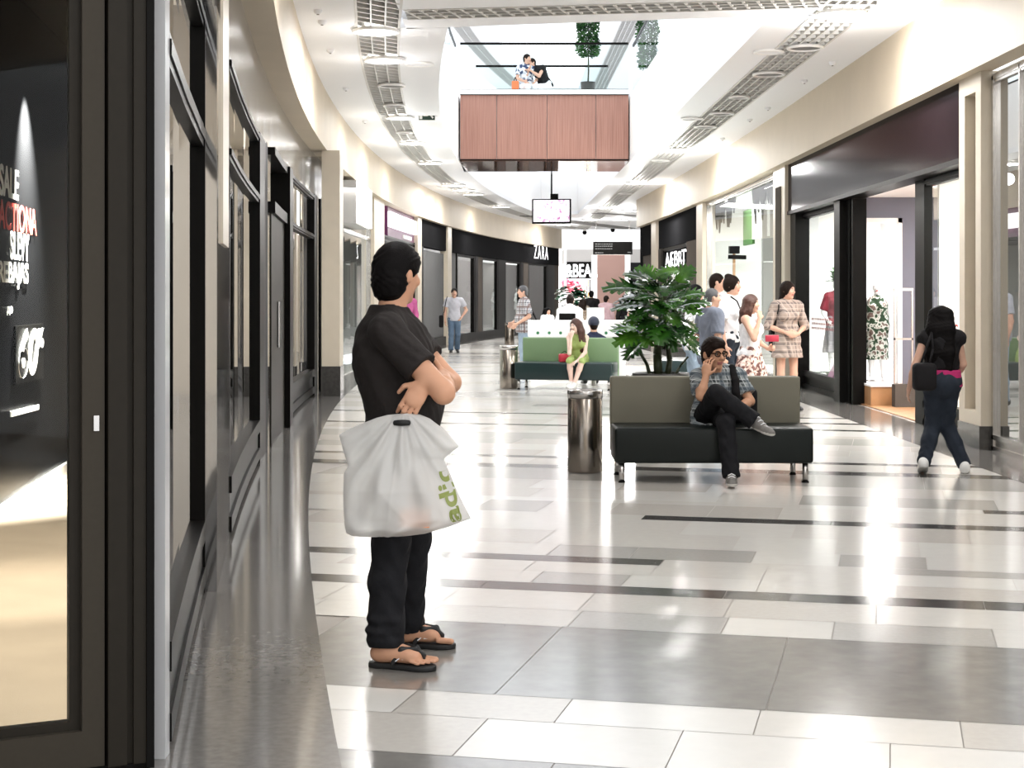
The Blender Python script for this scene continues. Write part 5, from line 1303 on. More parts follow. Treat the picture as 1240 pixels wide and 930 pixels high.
def shoe(root, a_, t_, m, ms, res, name='shoe'):
    d = (t_ - a_); up = UP if abs(d.normalized().z) < .8 else V((0, 0, 1))
    hd = V((d.x, d.y, d.z)); side = hd.cross(UP).normalized(); fw = (hd - UP * hd.z * .0); 
    # sole plane through heel and toe
    heel = a_ - UP * .055 if abs(d.z) < .09 else a_ + d.normalized() * .0 - UP * .05
    fw = (t_ - heel).normalized(); un = side.cross(fw).normalized()
    if un.z < 0: un = -un
    hp = heel - fw * .045 + un * .008
    S = SDF(); S.cap(hp + un * .015, t_ + un * .005, .036, .038, .02, [(side, 1.05)]); S.cap(hp + un * .045, (hp + t_) / 2 + un * .022, .034, .040, .03); S.cap(a_ + un * .012, hp + un * .05 + fw * .02, .040, .038, .025)
    S.cap(t_ - fw * .03, t_ + fw * .03, .040, .032, .02, [(side, 1.1), (un, .8)])
    sp = hp - un * .028
    S.clip(sp, -un)
    n = np.array(un[:]); p0 = np.array(sp[:])
    return S.mesh(name, res, [m, ms], root, fmat=lambda c: (((c - p0) @ n) < .022).astype(int))

def bag(loc, w, d, h, m, label, strap=None, cat='bag', rz=0., name='handbag'):
    r = empty(name, loc, 0, label, cat)
    b = MB(); b.obox((0, 0, 0), (w / 2, d / 2, h / 2), rz); b.build('body', m, r, True, bevel=min(w, d) * .3, seg=3)
    s = MB(); pts = [V(p) - V(loc) for p in strap] if strap else [V((-w * .3, 0, h / 2)), V((-.05, 0, h / 2 + .15)), V((.05, 0, h / 2 + .15)), V((w * .3, 0, h / 2))]
    s.tube(pts, .010 if strap else .008, 8); s.build('strap', m, r, True); return r

# ---- standing people in the middle and far distance
C = {}
C['grey_polo'] = cloth('light_grey_polo', (.50, .50, .55)); C['jeans'] = cloth('blue_jeans', (.10, .15, .22), .35, 6); C['jeans_light'] = cloth('pale_jeans', (.30, .38, .47), .25, 6); C['jeans_dark'] = cloth('dark_jeans', (.022, .028, .040), .3, 8)
C['black'] = cloth('black_cloth', (.012, .011, .012)); C['white'] = cloth('white_cloth', (.82, .82, .84), .04); C['pink'] = cloth('pink_cloth', (.36, .08, .20)); C['greyshirt'] = cloth('slate_shirt', (.17, .19, .24)); C['palegrey'] = cloth('pale_blue_grey_shirt', (.42, .44, .50))
C['magenta'] = cloth('magenta_cloth', (.45, .03, .14)); C['lime'] = cloth('lime_green_cloth', (.36, .46, .16)); C['grey'] = cloth('mid_grey_cloth', (.22, .21, .22)); C['navy'] = cloth('navy_cloth', (.03, .035, .07)); C['rose'] = cloth('dusty_rose_cloth', (.40, .28, .30))
C['plaid'] = plaid_mat('brown_grey_plaid', (.34, .34, .37), [((.05, .05, .07), 1, .42), ((.70, .69, .68), 2, .22), ((.16, .10, .09), .5, .25)], 12)
C['plaid_dress'] = plaid_mat('beige_grey_plaid', (.36, .29, .25), [((.12, .10, .10), 1, .35), ((.52, .43, .37), 2, .25)], 9)
C['plaid_seat'] = plaid_mat('black_white_plaid', (.27, .30, .31), [((.015, .02, .022), 1, .45), ((.72, .75, .76), 2, .22), ((.10, .13, .16), .5, .3)], 16)
C['floral'] = blotch_mat('floral_skirt_cloth', (.16, .07, .06), (.72, .52, .44), (.85, .72, .66), 22)
C['tan_camo'] = blotch_mat('patterned_cloth', (.25, .18, .12), (.50, .42, .34), (.12, .10, .08), 20)
SHB = mat('dark_shoe', (.02, .02, .022), .4); SHW = mat('white_shoe', (.75, .74, .72), .5)

def stander(x, d, ytop, yaw, label, ov=None, fem=False, turn=0., tilt=0., group=None, **kw):
    X = (x - CX) / FPX * d; zt = CH + (HY - ytop) / FPX * d; k = zt / 1.757
    r = empty('person', (X, d, 0), math.radians(yaw), label, 'person', group)
    J = base_pose(fem)
    for n, v in (ov or {}).items(): J[n] = V(v)
    for n in J: J[n] = J[n] * k
    t = math.radians(turn); hf = V((math.sin(t), -math.cos(t), tilt))
    kw.setdefault('res', .010 if d < 16 else .013 if d < 24 else .019)
    make_person(r, J, (0, -1, 0), hf, fem=fem, sc=k, **kw); return r
WALK = {'Rk': (-.095, -.10, .51), 'Ra': (-.10, -.10, .085), 'Rt': (-.12, -.28, .035), 'Lk': (.095, -.02, .50), 'La': (.10, .20, .11), 'Lt': (.11, .05, .03)}
stander(550, 44.8, 349, 8, 'man in a pale grey polo and blue jeans walking alone past the grey shutter', dict(WALK, Le=(.34, .06, 1.16), Lw=(.20, -.06, .98)), skin='fair', hair='black',
        top=dict(mat=C['grey_polo'], sleeve=.6, hem=.1, collar=1, sw=.03, name='polo_shirt'), bottom=dict(mat=C['jeans'], w=1.05), shoes=(SHB, SHB))
bag((-1.97, 44.85, .88), .12, .2, .34, C['black'], 'black shoulder bag of the man in the pale grey polo', [(-1.9, 44.8, 1.05), (-1.84, 44.63, 1.4), (-1.80, 44.75, 1.57), (-1.82, 44.9, 1.4), (-1.92, 44.9, 1.05)], name='shoulder_bag')
stander(634, 33.2, 346, -80, 'grey haired man in a plaid shirt and pale jeans facing left by the green bench', {'Le': (.30, .06, 1.14), 'Lw': (.16, -.17, .98), 'Re': (-.25, .0, 1.14), 'Rw': (-.16, -.2, 1.0)}, g=1.08, hair='grey', skin='fair',
        top=dict(mat=C['plaid'], sleeve=.85, hem=.16, collar=1, sw=.03, loose=.01), bottom=dict(mat=C['jeans_light'], w=1.05), shoes=(SHB, SHB))
bag((.54, 33.25, .88), .16, .3, .3, C['black'], 'black shoulder bag behind the man in the plaid shirt', [(.54, 33.15, 1.02), (.34, 33.04, 1.35), (.23, 33.08, 1.55), (.36, 33.3, 1.4), (.54, 33.3, 1.02)], name='shoulder_bag')
stander(491, 36., 347, 20, 'person in a pink shirt mostly hidden behind the standing man', skin='fair', hair='dark', top=dict(mat=C['pink'], sleeve=1.9, hem=.1, collar=1), bottom=dict(mat=C['black']), shoes=(SHB, SHB))
# group in front of the bright shop window
stander(908, 19.5, 357, 62, 'woman in a white sleeveless top and floral skirt holding a hand to her face', {'Re': (-.20, -.13, 1.17), 'Rw': (-.10, -.17, 1.43), 'Le': (.20, .0, 1.15), 'Lw': (.13, -.22, 1.03)}, True, 10, skin='fair', hair='brown', hairstyle='mid',
        hands={'R': dict(d=(.25, .05, 1), n=(.6, .6, 0), t=(.3, -1, 0), curl=.5), 'L': dict(d=(-.2, -1, .1), n=(-1, 0, 0), t=(0, 0, 1), curl=.9)},
        top=dict(mat=C['white'], tank=1, hem=.02, name='tank_top'), bottom=dict(mat=C['floral'], skirt=(.46, .27), name='skirt'), shoes=(SHW, SHOE_SOLE))
wal = empty('wallet', (3.10, 19.2, 1.06), 0, 'red wallet in the hand of the woman in the floral skirt', 'wallet')
m = MB(); m.obox((0, 0, 0), (.085, .012, .04), .2); m.build('cover', mat('red_leather', (.45, .03, .06), .4), wal, True, bevel=.008); m = MB(); m.obox((.0, -.0, .04), (.07, .006, .004), .2); m.build('zip', M['steel'], wal)
stander(953, 22., 341, 14, 'young woman in a beige plaid dress holding her hands together', {'Re': (-.27, .02, 1.15), 'Rw': (-.07, -.17, 1.06), 'Le': (.27, .02, 1.15), 'Lw': (.08, -.18, 1.05)}, True, 34, skin='fair', hair='dark', hairstyle='tied',
        hands={'R': dict(d=(1, -.25, -.25), n=(0, 1, 0), t=(0, 0, 1), curl=.5), 'L': dict(d=(-1, -.25, -.25), n=(0, 1, 0), t=(0, 0, 1), curl=.4)},
        top=dict(mat=C['plaid_dress'], sleeve=1.05, sw=.016, skirt=(.24, .20), collar=1, name='dress'), shoes=(SHB, SHB))
bag((3.60, 22.12, 1.0), .12, .26, .42, C['black'], 'black shoulder bag hanging at the side of the plaid dress', [(3.6, 22.05, 1.2), (3.62, 21.85, 1.40), (3.64, 21.98, 1.52), (3.6, 22.15, 1.42), (3.6, 22.15, 1.2)], name='shoulder_bag')
stander(861, 19., 349, 112, 'older man with cropped hair in a slate shirt standing with his back half turned', {'Re': (-.26, .05, 1.13), 'Le': (.26, .05, 1.13)}, g=1.05, turn=-8, skin='fair', hair='grey', hairstyle='bald',
        top=dict(mat=C['greyshirt'], sleeve=.8, hem=.14, collar=1, sw=.025), bottom=dict(mat=C['jeans_light']), shoes=(SHB, SHB))
stander(885, 21., 334, 58, 'woman with pinned up dark hair in a white blouse and dark skirt', {'Re': (-.25, .02, 1.13), 'Le': (.24, .02, 1.13)}, True, 5, skin='fair', hair='dark', hairstyle='bun',
        top=dict(mat=C['white'], sleeve=.7, hem=.04, collar=1, sw=.03, name='blouse'), bottom=dict(mat=C['jeans_dark'], w=1.0), shoes=(SHB, SHB))
bag((2.98, 20.72, 1.18), .10, .16, .30, C['black'], 'black scarf like bag on the front of the white blouse', [(2.98, 20.72, 1.3), (2.9, 20.75, 1.5), (2.84, 20.9, 1.56)], name='shoulder_bag')
stander(867, 22.8, 331, 80, 'tall man in a pale blue grey shirt behind the older man', turn=6, skin='fair', hair='dark', hairstyle='crop', top=dict(mat=C['palegrey'], sleeve=.7, hem=.1, collar=1), bottom=dict(mat=C['jeans_light']), shoes=(SHB, SHB))
stander(841, 21.2, 345, 100, 'dark haired woman in a white top half hidden behind the big plant', fem=True, skin='fair', hair='black', hairstyle='mid', top=dict(mat=C['white'], sleeve=.6, hem=.08), bottom=dict(mat=C['jeans_light']), shoes=(SHW, SHOE_SOLE))
# woman striding off to the right, seen from behind
stander(1140, 14.2, 371, 170, 'long haired woman in black, pink and dark jeans striding away on the right', {'Rk': (-.06, -.10, .50), 'Ra': (-.24, -.02, .085), 'Rt': (-.26, -.19, .03), 'Lk': (.08, -.06, .50), 'La': (.20, .20, .13), 'Lt': (.20, .07, .03),
        'Le': (.27, .05, 1.13), 'Lw': (.33, -.02, .88), 'Re': (-.22, -.04, 1.15), 'Rw': (-.16, -.22, 1.0), 'Rh': (-.075, 0, .93), 'Lh': (.075, 0, .93)}, True, -10, skin='fair', hair='black', hairstyle='waist', res=.010,
        top=dict(mat=C['black'], sleeve=.22, hem=-.115, sw=.012, name='black_top'), bottom=dict(mat=C['jeans_dark'], w=.98), shoes=(SHW, SHOE_SOLE))
wr = bpy.data.objects['person.%03d' % 9] if False else [o for o in COL.objects if o.name.startswith('person')][-1]
_ = SDF(); kq = (CH + (HY - 371) / FPX * 14.2) / 1.757
_.cap(V((0, 0, 1.09)) * kq, V((0, 0, .91)) * kq, .142, .160, .02, [(V((1, 0, 0)), 1.15), (V((0, 1, 0)), .85)], flat=2); _.mesh('pink_hem', .010, C['magenta'], wr)
bag((3.58, 13.98, .86), .20, .14, .24, C['black'], 'big black shoulder bag at the hip of the woman striding away', [(3.55, 14.0, .96), (3.6, 14.0, 1.10), (3.68, 14.12, 1.24), (3.66, 14.0, 1.10), (3.62, 13.98, .96)], name='shoulder_bag')
# people far off
stander(716, 52., 352, 176, 'person in black seen from behind far off before the last shop', skin='fair', hair='black', top=dict(mat=C['black'], sleeve=1.9, hem=.1), bottom=dict(mat=C['black']), shoes=(SHB, SHB), eyes=False)
stander(706, 50.5, 362, 160, 'person in a patterned tan top left of the person in black', fem=True, skin='fair', hair='dark', hairstyle='mid', top=dict(mat=C['tan_camo'], sleeve=1.5, hem=.12), bottom=dict(mat=C['black']), shoes=(SHB, SHB), eyes=False)
stander(734, 48., 358, 150, 'person in a dusty rose top right of the person in black', skin='fair', hair='dark', top=dict(mat=C['rose'], sleeve=1.6, hem=.12), bottom=dict(mat=C['jeans']), shoes=(SHB, SHB), eyes=False)
stander(757, 45., 357, 200, 'person in black behind the left edge of the big plant', skin='fair', hair='dark', top=dict(mat=C['black'], sleeve=1.8, hem=.12), bottom=dict(mat=C['black']), shoes=(SHB, SHB), eyes=False)
stander(770, 43., 356, 20, 'person in a white top glimpsed behind the big plant', fem=True, skin='fair', hair='brown', hairstyle='long', top=dict(mat=C['white'], sleeve=.6, hem=.1), bottom=dict(mat=C['navy']), shoes=(SHB, SHB), eyes=False)

# ---- seated people: joints straight from where the photograph shows them
def seated(x, d, zseat, yaw, label, ov=None, fem=False, k=1., turn=0., tilt=0., zfeet=0., group=None, **kw):
    """plain sitting pose on a seat of height zseat (above the root's base)"""
    X = (x - CX) / FPX * d
    r = empty('person', (X, d, kw.pop('zbase', 0.)), math.radians(yaw), label, 'person', group)
    J = base_pose(fem); z = zseat + .12 - .96
    for n in ('pel', 'chest', 'neck', 'head', 'Rs', 'Ls', 'Re', 'Le', 'Rw', 'Lw', 'Rh', 'Lh'): J[n] = J[n] + V((0, 0, z))
    for q, s in (('R', -1), ('L', 1)):
        J[q + 'h'] = V((s * .09, -.02, zseat + .09)); J[q + 'k'] = V((s * .10, -.44, zseat + .05)); J[q + 'a'] = V((s * .10, -.42, zfeet + .085)); J[q + 't'] = V((s * .11, -.59, zfeet + .03))
        J[q + 'e'] = V((s * .26, -.02, zseat + .30)); J[q + 'w'] = V((s * .14, -.26, zseat + .20))
    for n, v in (ov or {}).items(): J[n] = V(v)
    t = math.radians(turn); hf = V((math.sin(t), -math.cos(t), tilt))
    kw.setdefault('res', .015 if d < 30 else .019)
    make_person(r, J, (0, -1, 0), hf, fem=fem, sc=k, **kw); return r
def rel(r, x, y, d): return P(x, y, d) - V(r.location)

# girl in green on the green bench
gx, gd = 698, 27.12
r = empty('person', (P(gx, 400, gd).x, gd, 0), 0, 'girl with long brown hair in a lime green top sitting on the green bench', 'person')
q = lambda x, y, d: rel(r, x, y, d)
J = {'pel': q(699, 433, 27.2), 'chest': q(699.5, 416, 27.12), 'neck': q(699.5, 404.5, 27.08), 'head': q(697, 394.5, 27.0), 'Rs': q(689, 409, 27.1), 'Ls': q(710, 409, 27.1), 'Re': q(689.5, 428, 26.80), 'Rw': q(691.5, 409, 26.84), 'Le': q(708.5, 427, 26.95), 'Lw': q(699, 437, 26.72),
     'Rh': q(693, 435, 27.15), 'Lh': q(704.5, 435, 27.15), 'Rk': q(689.5, 437.5, 26.72), 'Lk': q(704.5, 438, 26.72), 'Ra': q(692, 464, 26.72), 'La': q(695, 466, 26.66), 'Rt': q(688, 469, 26.55), 'Lt': q(691, 470.5, 26.5)}
make_person(r, J, (-.1, -1, 0), (-.62, -.78, -.05), fem=True, skin='pale', hair='brown', hairstyle='long', res=.013, hands={'R': dict(d=(.15, -.1, 1), n=(.3, 1, 0), t=(-.5, -.3, 0), curl=.6), 'L': dict(d=(-.7, -.5, -.4), n=(0, 0, -1), t=(-.6, .6, 0))},
            top=dict(mat=C['lime'], tank=1, hem=.10, name='tank_top'), bottom=dict(mat=C['lime'], len=.4, loose=.004, w=.9, name='shorts'), shoes=(SHW, SHOE_SOLE), legr=.92, armr=.9)
rb = empty('purse', P(683.8, 436, 26.98), 0, 'small red purse on the green bench beside the girl', 'bag'); rb.location.z = .46
m = MB(); m.obox((0, 0, .075), (.10, .05, .07), .2); m.build('body', mat('red_purse_leather', (.45, .02, .04), .35), rb, True, bevel=.02); m = MB(); m.tube([V((-.07, 0, .14)), V((0, 0, .19)), V((.07, 0, .14))], .006, 6); m.build('strap', M['black'], rb)
# person in the dark cap sitting behind the green bench, facing away
capman = seated(719, 28.15, .38, 185, 'person in a dark blue cap sitting behind the green bench', k=1., hair='dark', hairstyle='crop', skin='fair', top=dict(mat=C['navy'], sleeve=.6, hem=.1), bottom=dict(mat=C['jeans_dark']), shoes=(SHB, SHB), eyes=False,
        ov={'head': (0, -.02, 1.085), 'neck': (0, .0, .90), 'chest': (0, 0, .71), 'Rs': (-.16, 0, .80), 'Ls': (.16, 0, .80)})
S_ = SDF(); S_.ell((0, -.01, 1.115), (.098, .118, .105)).clip((0, 0, 1.06), (0, 0, -1)); S_.cap((0, -.08, 1.08), (0, -.17, 1.065), .06, .05, .02, [(V((0, 0, 1)), .15)]); S_.mesh('cap', .012, mat('dark_blue_cap', (.03, .035, .065), .6), capman)
st_ = empty('stool', (capman.location.x, 28.2, 0), 0, 'low dark stool under the person in the dark blue cap', 'stool')
m = MB(); m.cyl((0, 0, .32), (0, 0, .37), .2, n=20); m.build('seat', M['bench_seat'], st_); m = MB(); m.cyl((0, 0, 0), (0, 0, .32), .05, .04, n=12); m.build('post', M['steel'], st_)
# person in white behind the counter and one farther left
seated(689, 34.2, .66, 170, 'person in a white shirt leaning at the white counter, back to the camera', k=1., hair='dark', skin='fair', top=dict(mat=C['white'], sleeve=1.6, hem=.1, loose=.02), bottom=dict(mat=C['black']), shoes=(SHB, SHB), eyes=False, ov={'head': (0, -.2, 1.48), 'neck': (0, -.13, 1.33), 'Ls': (.2, -.1, 1.24), 'Rs': (-.2, -.1, 1.24)})
stander(663, 40., 373, 30, 'small dark haired person in white far off left of the counter', fem=True, skin='fair', hair='black', hairstyle='mid', top=dict(mat=C['white'], sleeve=.8, hem=.1), bottom=dict(mat=C['black']), shoes=(SHB, SHB), eyes=False)
# two people sitting on the footbridge
zb = 6.285
bb = empty('bench', (P(650, 100, 40.3).x, 40.2, zb), 0, 'low pale bench on the footbridge under the two seated people', 'bench')
m = MB(); m.box((-.8, 0, .36), (.9, .45, .44)); m.build('seat', M['counter'], bb, True, bevel=.015)
for sx in (-.65, .75):
    m = MB(); m.box((sx - .04, .05, 0), (sx + .04, .4, .36)); m.build('leg', M['steel'], bb)
ra = seated(638, 40.35, .44, 15, 'person in a blue and white top sitting on the footbridge', skin='fair', hair='dark', hairstyle='short', zbase=zb, k=1., turn=40, top=dict(mat=blotch_mat('blue_white_print', (.03, .05, .12), (.6, .62, .68), (.8, .8, .82), 12), sleeve=.7, hem=.1), bottom=dict(mat=C['white'], loose=.014), shoes=(SHB, SHB), eyes=False, res=.018)
rb2 = seated(661, 40.35, .44, -30, 'person in black leaning over to the left on the footbridge', skin='fair', hair='dark', hairstyle='crop', zbase=zb, k=1., turn=-30, top=dict(mat=C['black'], sleeve=.4, hem=.1), bottom=dict(mat=C['white'], loose=.014), shoes=(SHB, SHB), eyes=False, res=.018,
       ov={'chest': (-.12, -.04, .86), 'neck': (-.24, -.10, 1.02), 'head': (-.32, -.14, 1.15), 'Rs': (-.36, -.12, .93), 'Ls': (-.06, -.02, 1.02), 'Re': (-.40, -.30, .74), 'Rw': (-.30, -.32, .98), 'Le': (-.05, -.26, .78), 'Lw': (-.24, -.34, .92)})
bg = empty('tote_bag', (P(624, 100, 39.9).x, 39.9, zb), 0, 'orange bag beside the seated pair on the footbridge', 'bag')
m = MB(); m.box((-.09, -.1, 0), (.09, .1, .62)); m.build('body', mat('orange_bag', (.70, .16, .05), .5), bg, True, bevel=.03); m = MB(); m.tube([V((-.05, 0, .6)), V((0, 0, .72)), V((.05, 0, .6))], .01, 6); m.build('handle', M['black'], bg)
# ------------------------------------------------------------------ seated man with the phone on the near bench
r = empty('person', (P(868, 500, 13.8).x, 13.8, 0), 0, 'man in a black and white plaid shirt and glasses sitting cross-legged on the black bench', 'person')
q = lambda x, y, d: rel(r, x, y, d)
J = {'pel': q(864, 501, 13.86), 'chest': q(869, 470, 13.90), 'neck': q(869, 449, 13.88), 'head': q(864, 427.5, 13.78), 'Rs': q(846, 457, 13.88), 'Ls': q(893, 456, 13.90),
     'Re': q(849, 479.5, 13.58), 'Rw': q(854.5, 456.5, 13.60), 'Le': q(908, 486, 13.80), 'Lw': q(893, 495, 13.56),
     'Rh': q(854, 504, 13.82), 'Lh': q(873, 506, 13.84), 'Rk': q(867, 476, 13.40), 'Ra': q(914, 509, 13.34), 'Rt': q(931, 523.5, 13.20),
     'Lk': q(879, 512, 13.36), 'La': q(885.5, 576.5, 13.24), 'Lt': q(886.5, 586, 13.06)}
def sh_fn(T):
    T.cap(J['neck'] + V((0.01, -.10, .03)), J['chest'] + V((.02, -.16, -.02)), .035, .014, .01, op='s')
hf, hu, hs = make_person(r, J, (0, -1, .0), (.50, -.86, -.10), hu=(-.06, 0, 1), skin='tan', hair='dark', hairstyle='short', res=.0085, sc=1.12, g=1.02,
    hands={'R': dict(d=(.10, .10, 1), n=(.55, .8, 0), t=(.8, -.5, 0), curl=.50), 'L': dict(d=(-1, -.35, -.25), n=(0, .3, -1), t=(-.3, -.6, .3), curl=.5)},
    top=dict(mat=C['plaid_seat'], sleeve=.72, hem=.11, collar=1, sw=.024, loose=.004), shirt_fn=sh_fn, bottom=dict(mat=cloth('charcoal_jeans', (.010, .010, .012), .35, 12), w=1.03),
    shoes=(mat('grey_sneaker', (.16, .15, .14), .6, var=.3, vscale=40), SHOE_SOLE),
    hair_fn=lambda H, h, hf, hu, hs, R: (H.ell(h + hu * .10 + hf * .03, (.07, .075, .038), R, .03), H.cap(h + hu * .085 + hf * .085 - hs * .03, h + hu * .075 + hf * .085 + hs * .05, .024, .02, .02)))
# white laces on both shoes
for k_, (a_, t_) in (('R', (J['Ra'], J['Rt'])), ('L', (J['La'], J['Lt']))):
    dd = (t_ - a_).normalized(); sdv = dd.cross(UP).normalized(); un = sdv.cross(dd).normalized()
    sh_o = [o for o in r.children if o.name.startswith('shoe')][0 if k_ == 'R' else 1]
    mb = MB()
    for i in range(4):
        c = a_ * (1 - .22 * i - .12) + t_ * (.22 * i + .12) + un * (.044 - .005 * i)
        mb.tube([c - sdv * .03 - un * .012, c + un * .004, c + sdv * .03 - un * .012], .005, 6)
    mb.build('laces', C['white'], sh_o, True)
# undershirt seen in the open collar
S_ = SDF(); S_.cap(J['neck'] + V((.01, -.055, -.045)), J['chest'] + V((.015, -.105, -.05)), .05, .05, .03, [(V((0, 1, 0)), .6)]); S_.mesh('undershirt', .012, cloth('grey_green_tee', (.16, .18, .15)), r)
# glasses
mb = MB(); hc = J['head']
for s_ in (-1, 1):
    e = hc + hf * .110 + hu * .006 + hs * s_ * .036
    for k_ in range(14):
        a0, a1 = k_ * 2 * math.pi / 14, (k_ + 1) * 2 * math.pi / 14
        mb.beam(e + hs * .030 * math.cos(a0) + hu * .021 * math.sin(a0), e + hs * .030 * math.cos(a1) + hu * .021 * math.sin(a1), .006, .006, hf)
    mb.beam(e + hs * s_ * .030 + hu * .008, hc + hs * s_ * .088 + hu * .006 + hf * .0, .005, .008)
mb.beam(hc + hf * .112 + hu * .010 - hs * .007, hc + hf * .112 + hu * .010 + hs * .007, .005, .005)
gl = mb.build('glasses', M['black'], r)
mb = MB()
for s_ in (-1, 1):
    e = hc + hf * .109 + hu * .006 + hs * s_ * .036
    mb.add([e + hs * .029 * math.cos(k_ * math.pi / 7) + hu * .020 * math.sin(k_ * math.pi / 7) for k_ in range(14)], [tuple(range(14))])
mb.build('lenses', glass_mat('tinted_lens', (.62, .57, .53), 1.3), gl)
# phone in the raised hand
ph = empty('phone', J['Rw'] + V(r.location) + V((.035, .055, .10)), 0, 'dark mobile phone held to the ear of the seated man', 'phone')
m = MB(); m.obox((0, 0, 0), (.008, .026, .055), .5); m.build('case', M['black'], ph, True, bevel=.006); m = MB(); m.obox((.008, .003, .01), (.001, .020, .035), .5); m.build('screen', M['gloss_black'], ph)
# shoulder strap bag across the seated man
o = V(r.location)
bag(tuple(o + V((-.02, .10, .50)))[:2] + (.56,), .02, .02, .02, C['black'], 'x') if False else None
bp = empty('backpack', (o.x + .23, 14.0, .46), 0, 'dark backpack with a strap over the shoulder of the seated man', 'bag')
S_ = SDF(); lo = V(bp.location)
pts = [J['Ls'] + o + V((-.05, .05, .085)), J['Ls'] + o + V((-.055, -.06, .075)), J['Ls'] + o + V((-.035, -.135, -.03)), J['chest'] + o + V((.135, -.155, -.02)), J['chest'] + o + V((.175, -.13, -.14))]
S_.chain([p - lo for p in pts], [.028, .030, .032, .032, .028], .02, [(V((0, 1, 0)), .55)]); S_.mesh('strap', .009, C['black'], bp)
m = MB(); m.box((-.10, -.09, .0), (.14, .055, .30)); m.build('body', C['black'], bp, True, bevel=.04, seg=3)

# ------------------------------------------------------------------ standing man in the foreground
r = empty('person', (P(485, 800, 6.95).x, 6.95, 0), 0, 'man in a dark polo shirt and flip flops standing with arms folded, looking away', 'person')
q = lambda x, y, d: rel(r, x, y, d)
J = {'pel': q(487, 527, 6.95), 'chest': q(474, 440, 6.95), 'neck': q(474, 381, 6.95), 'head': q(480, 331, 6.97), 'Rs': q(468, 402, 6.755), 'Ls': q(488, 400, 7.14),
     'Re': q(537, 475.5, 6.64), 'Rw': q(536, 455, 6.89), 'Le': q(545, 463, 7.0), 'Lw': q(513, 464, 6.655),
     'Rh': q(480, 540, 6.86), 'Lh': q(492, 538, 7.04), 'Rk': q(474, 655, 6.79), 'Lk': q(500, 650, 7.08), 'Ra': q(468, 784, 6.74), 'La': q(493, 762, 7.14), 'Rt': q(522, 800, 6.72), 'Lt': q(540, 776, 7.13)}
F = V((1, .05, 0))
def feet_fn(S):
    for k_, off in (('R', -1), ('L', 1)):
        a_ = J[k_ + 'a']; z0 = .026; fw = V((1, -.30 if k_ == 'R' else -.16, 0)).normalized(); sdv = V((-fw.y, fw.x, 0))
        heel = V((a_.x, a_.y, z0 + .032)) - fw * .035; ball = heel + fw * .165 + V((0, 0, -.004))
        S.cap(a_, heel + V((.012, 0, .01)), .038, .036, .03); S.cap(a_ + V((.01, 0, -.0)), ball + V((-.03, 0, .012)), .036, .027, .03, [(sdv, 1.15)])
        S.cap(heel, ball, .031, .026, .03, [(sdv, 1.3)])
        for i, L in enumerate((.058, .056, .050, .043, .036)):
            y = (.036 - .0185 * i) * (-off)      # big toe on the inner side
            b = ball + sdv * y + fw * (.018 - .010 * max(0, i - 1)); e = b + fw * L + V((0, 0, -.014))
            rr = .0135 if i == 0 else .0088 - .0004 * i
            S.cap(V((b.x, b.y, z0 + .016)), V((e.x, e.y, z0 + rr * .95)), rr * 1.05, rr, .003)
def trouser_fn(B):
    for k_ in 'RL':
        a_ = J[k_ + 'a']
        for dz, rr, dx in ((.035, .074, -.006), (.075, .078, -.016), (.12, .072, -.008)): B.ell(a_ + V((dx, 0, dz)), (rr, rr, .026), None, .02)
def hairm(H, h, hf, hu, hs, R):
    H.ell(h - hf * .035 - hu * .045, (.078, .066, .075), R, .03); H.ell(h - hf * .052 - hu * .085, (.056, .036, .03), R, .03)
    H.ell(h + hu * .055 + hf * .004, (.084, .090, .068), R, .03); H.cap(h + hs * .072 + hf * .035 - hu * .01, h + hs * .070 + hf * .032 - hu * .045, .012, .007, .008); H.cap(h - hs * .072 + hf * .035 - hu * .01, h - hs * .070 + hf * .032 - hu * .045, .012, .007, .008)
    H.cap(h + hu * .060 + hf * .050 - hs * .045, h + hu * .060 + hf * .050 + hs * .045, .026, None, .03); H.ell(h + hf * .07 - hu * .045 + hs * .07, (.05, .055, .05), R, .01, 's'); H.ell(h + hf * .07 - hu * .045 - hs * .07, (.05, .055, .05), R, .01, 's')
def shirtm(T):
    T.cap(J['neck'] + V((-.012, 0, -.03)), J['neck'] + V((-.006, 0, .034)), .092, .080, .010, flat=2); T.cap(J['neck'] + V((-.004, 0, .0)), J['neck'] + V((.004, 0, .10)), .066, .068, .004, op='s')
    # sleeve cuff and a chest pocket edge
    e = J['Rs'] + (J['Re'] - J['Rs']) * .56; T.cap(e, e + (J['Re'] - J['Rs']).normalized() * .02, .076, .077, .006, flat=2)
    fx_ = V((1, 0, 0)); R = np.eye(3)
    T.ell(J['chest'] + V((.055, 0, .04)), (.125, .17, .17), R, .05); T.ell(J['pel'] + V((.0, 0, .16)), (.155, .17, .17), R, .06)
    T.ell(J['chest'] + V((-.05, 0, .03)), (.115, .165, .20), R, .05)
sk0 = cloth('charcoal_polo', (.024, .020, .019), .25, 14, bump=.3, bs=22)
make_person(r, J, F, (.62, .78, -.05), hu=(0, 0, 1), skin='tan', hair='black', hairstyle='short', res=.0064, sc=1.07, g=1.12, armr=1.12,
    hands={'R': dict(d=(-.75, .45, .40), n=(-.5, -.5, -.2), t=(-.1, -.4, .9), curl=.5), 'L': dict(d=(-.50, -.26, -.83), n=(-.05, .95, -.2), t=(-.8, -.1, .35), curl=.48, spread=.6, rad=.0095)},
    top=dict(mat=sk0, sleeve=.56, hem=.06, collar=1, sw=.022, loose=.0, fold=.003, name='polo_shirt'), bottom=dict(mat=cloth('black_jeans', (.010, .010, .012), .4, 16, bump=.3), w=1.12, len=.985), bare=True, extra_skin=feet_fn, trouser_fn=trouser_fn, hair_fn=hairm, shirt_fn=shirtm)
M['rubber'] = mat('black_rubber', (.010, .010, .010), .55)
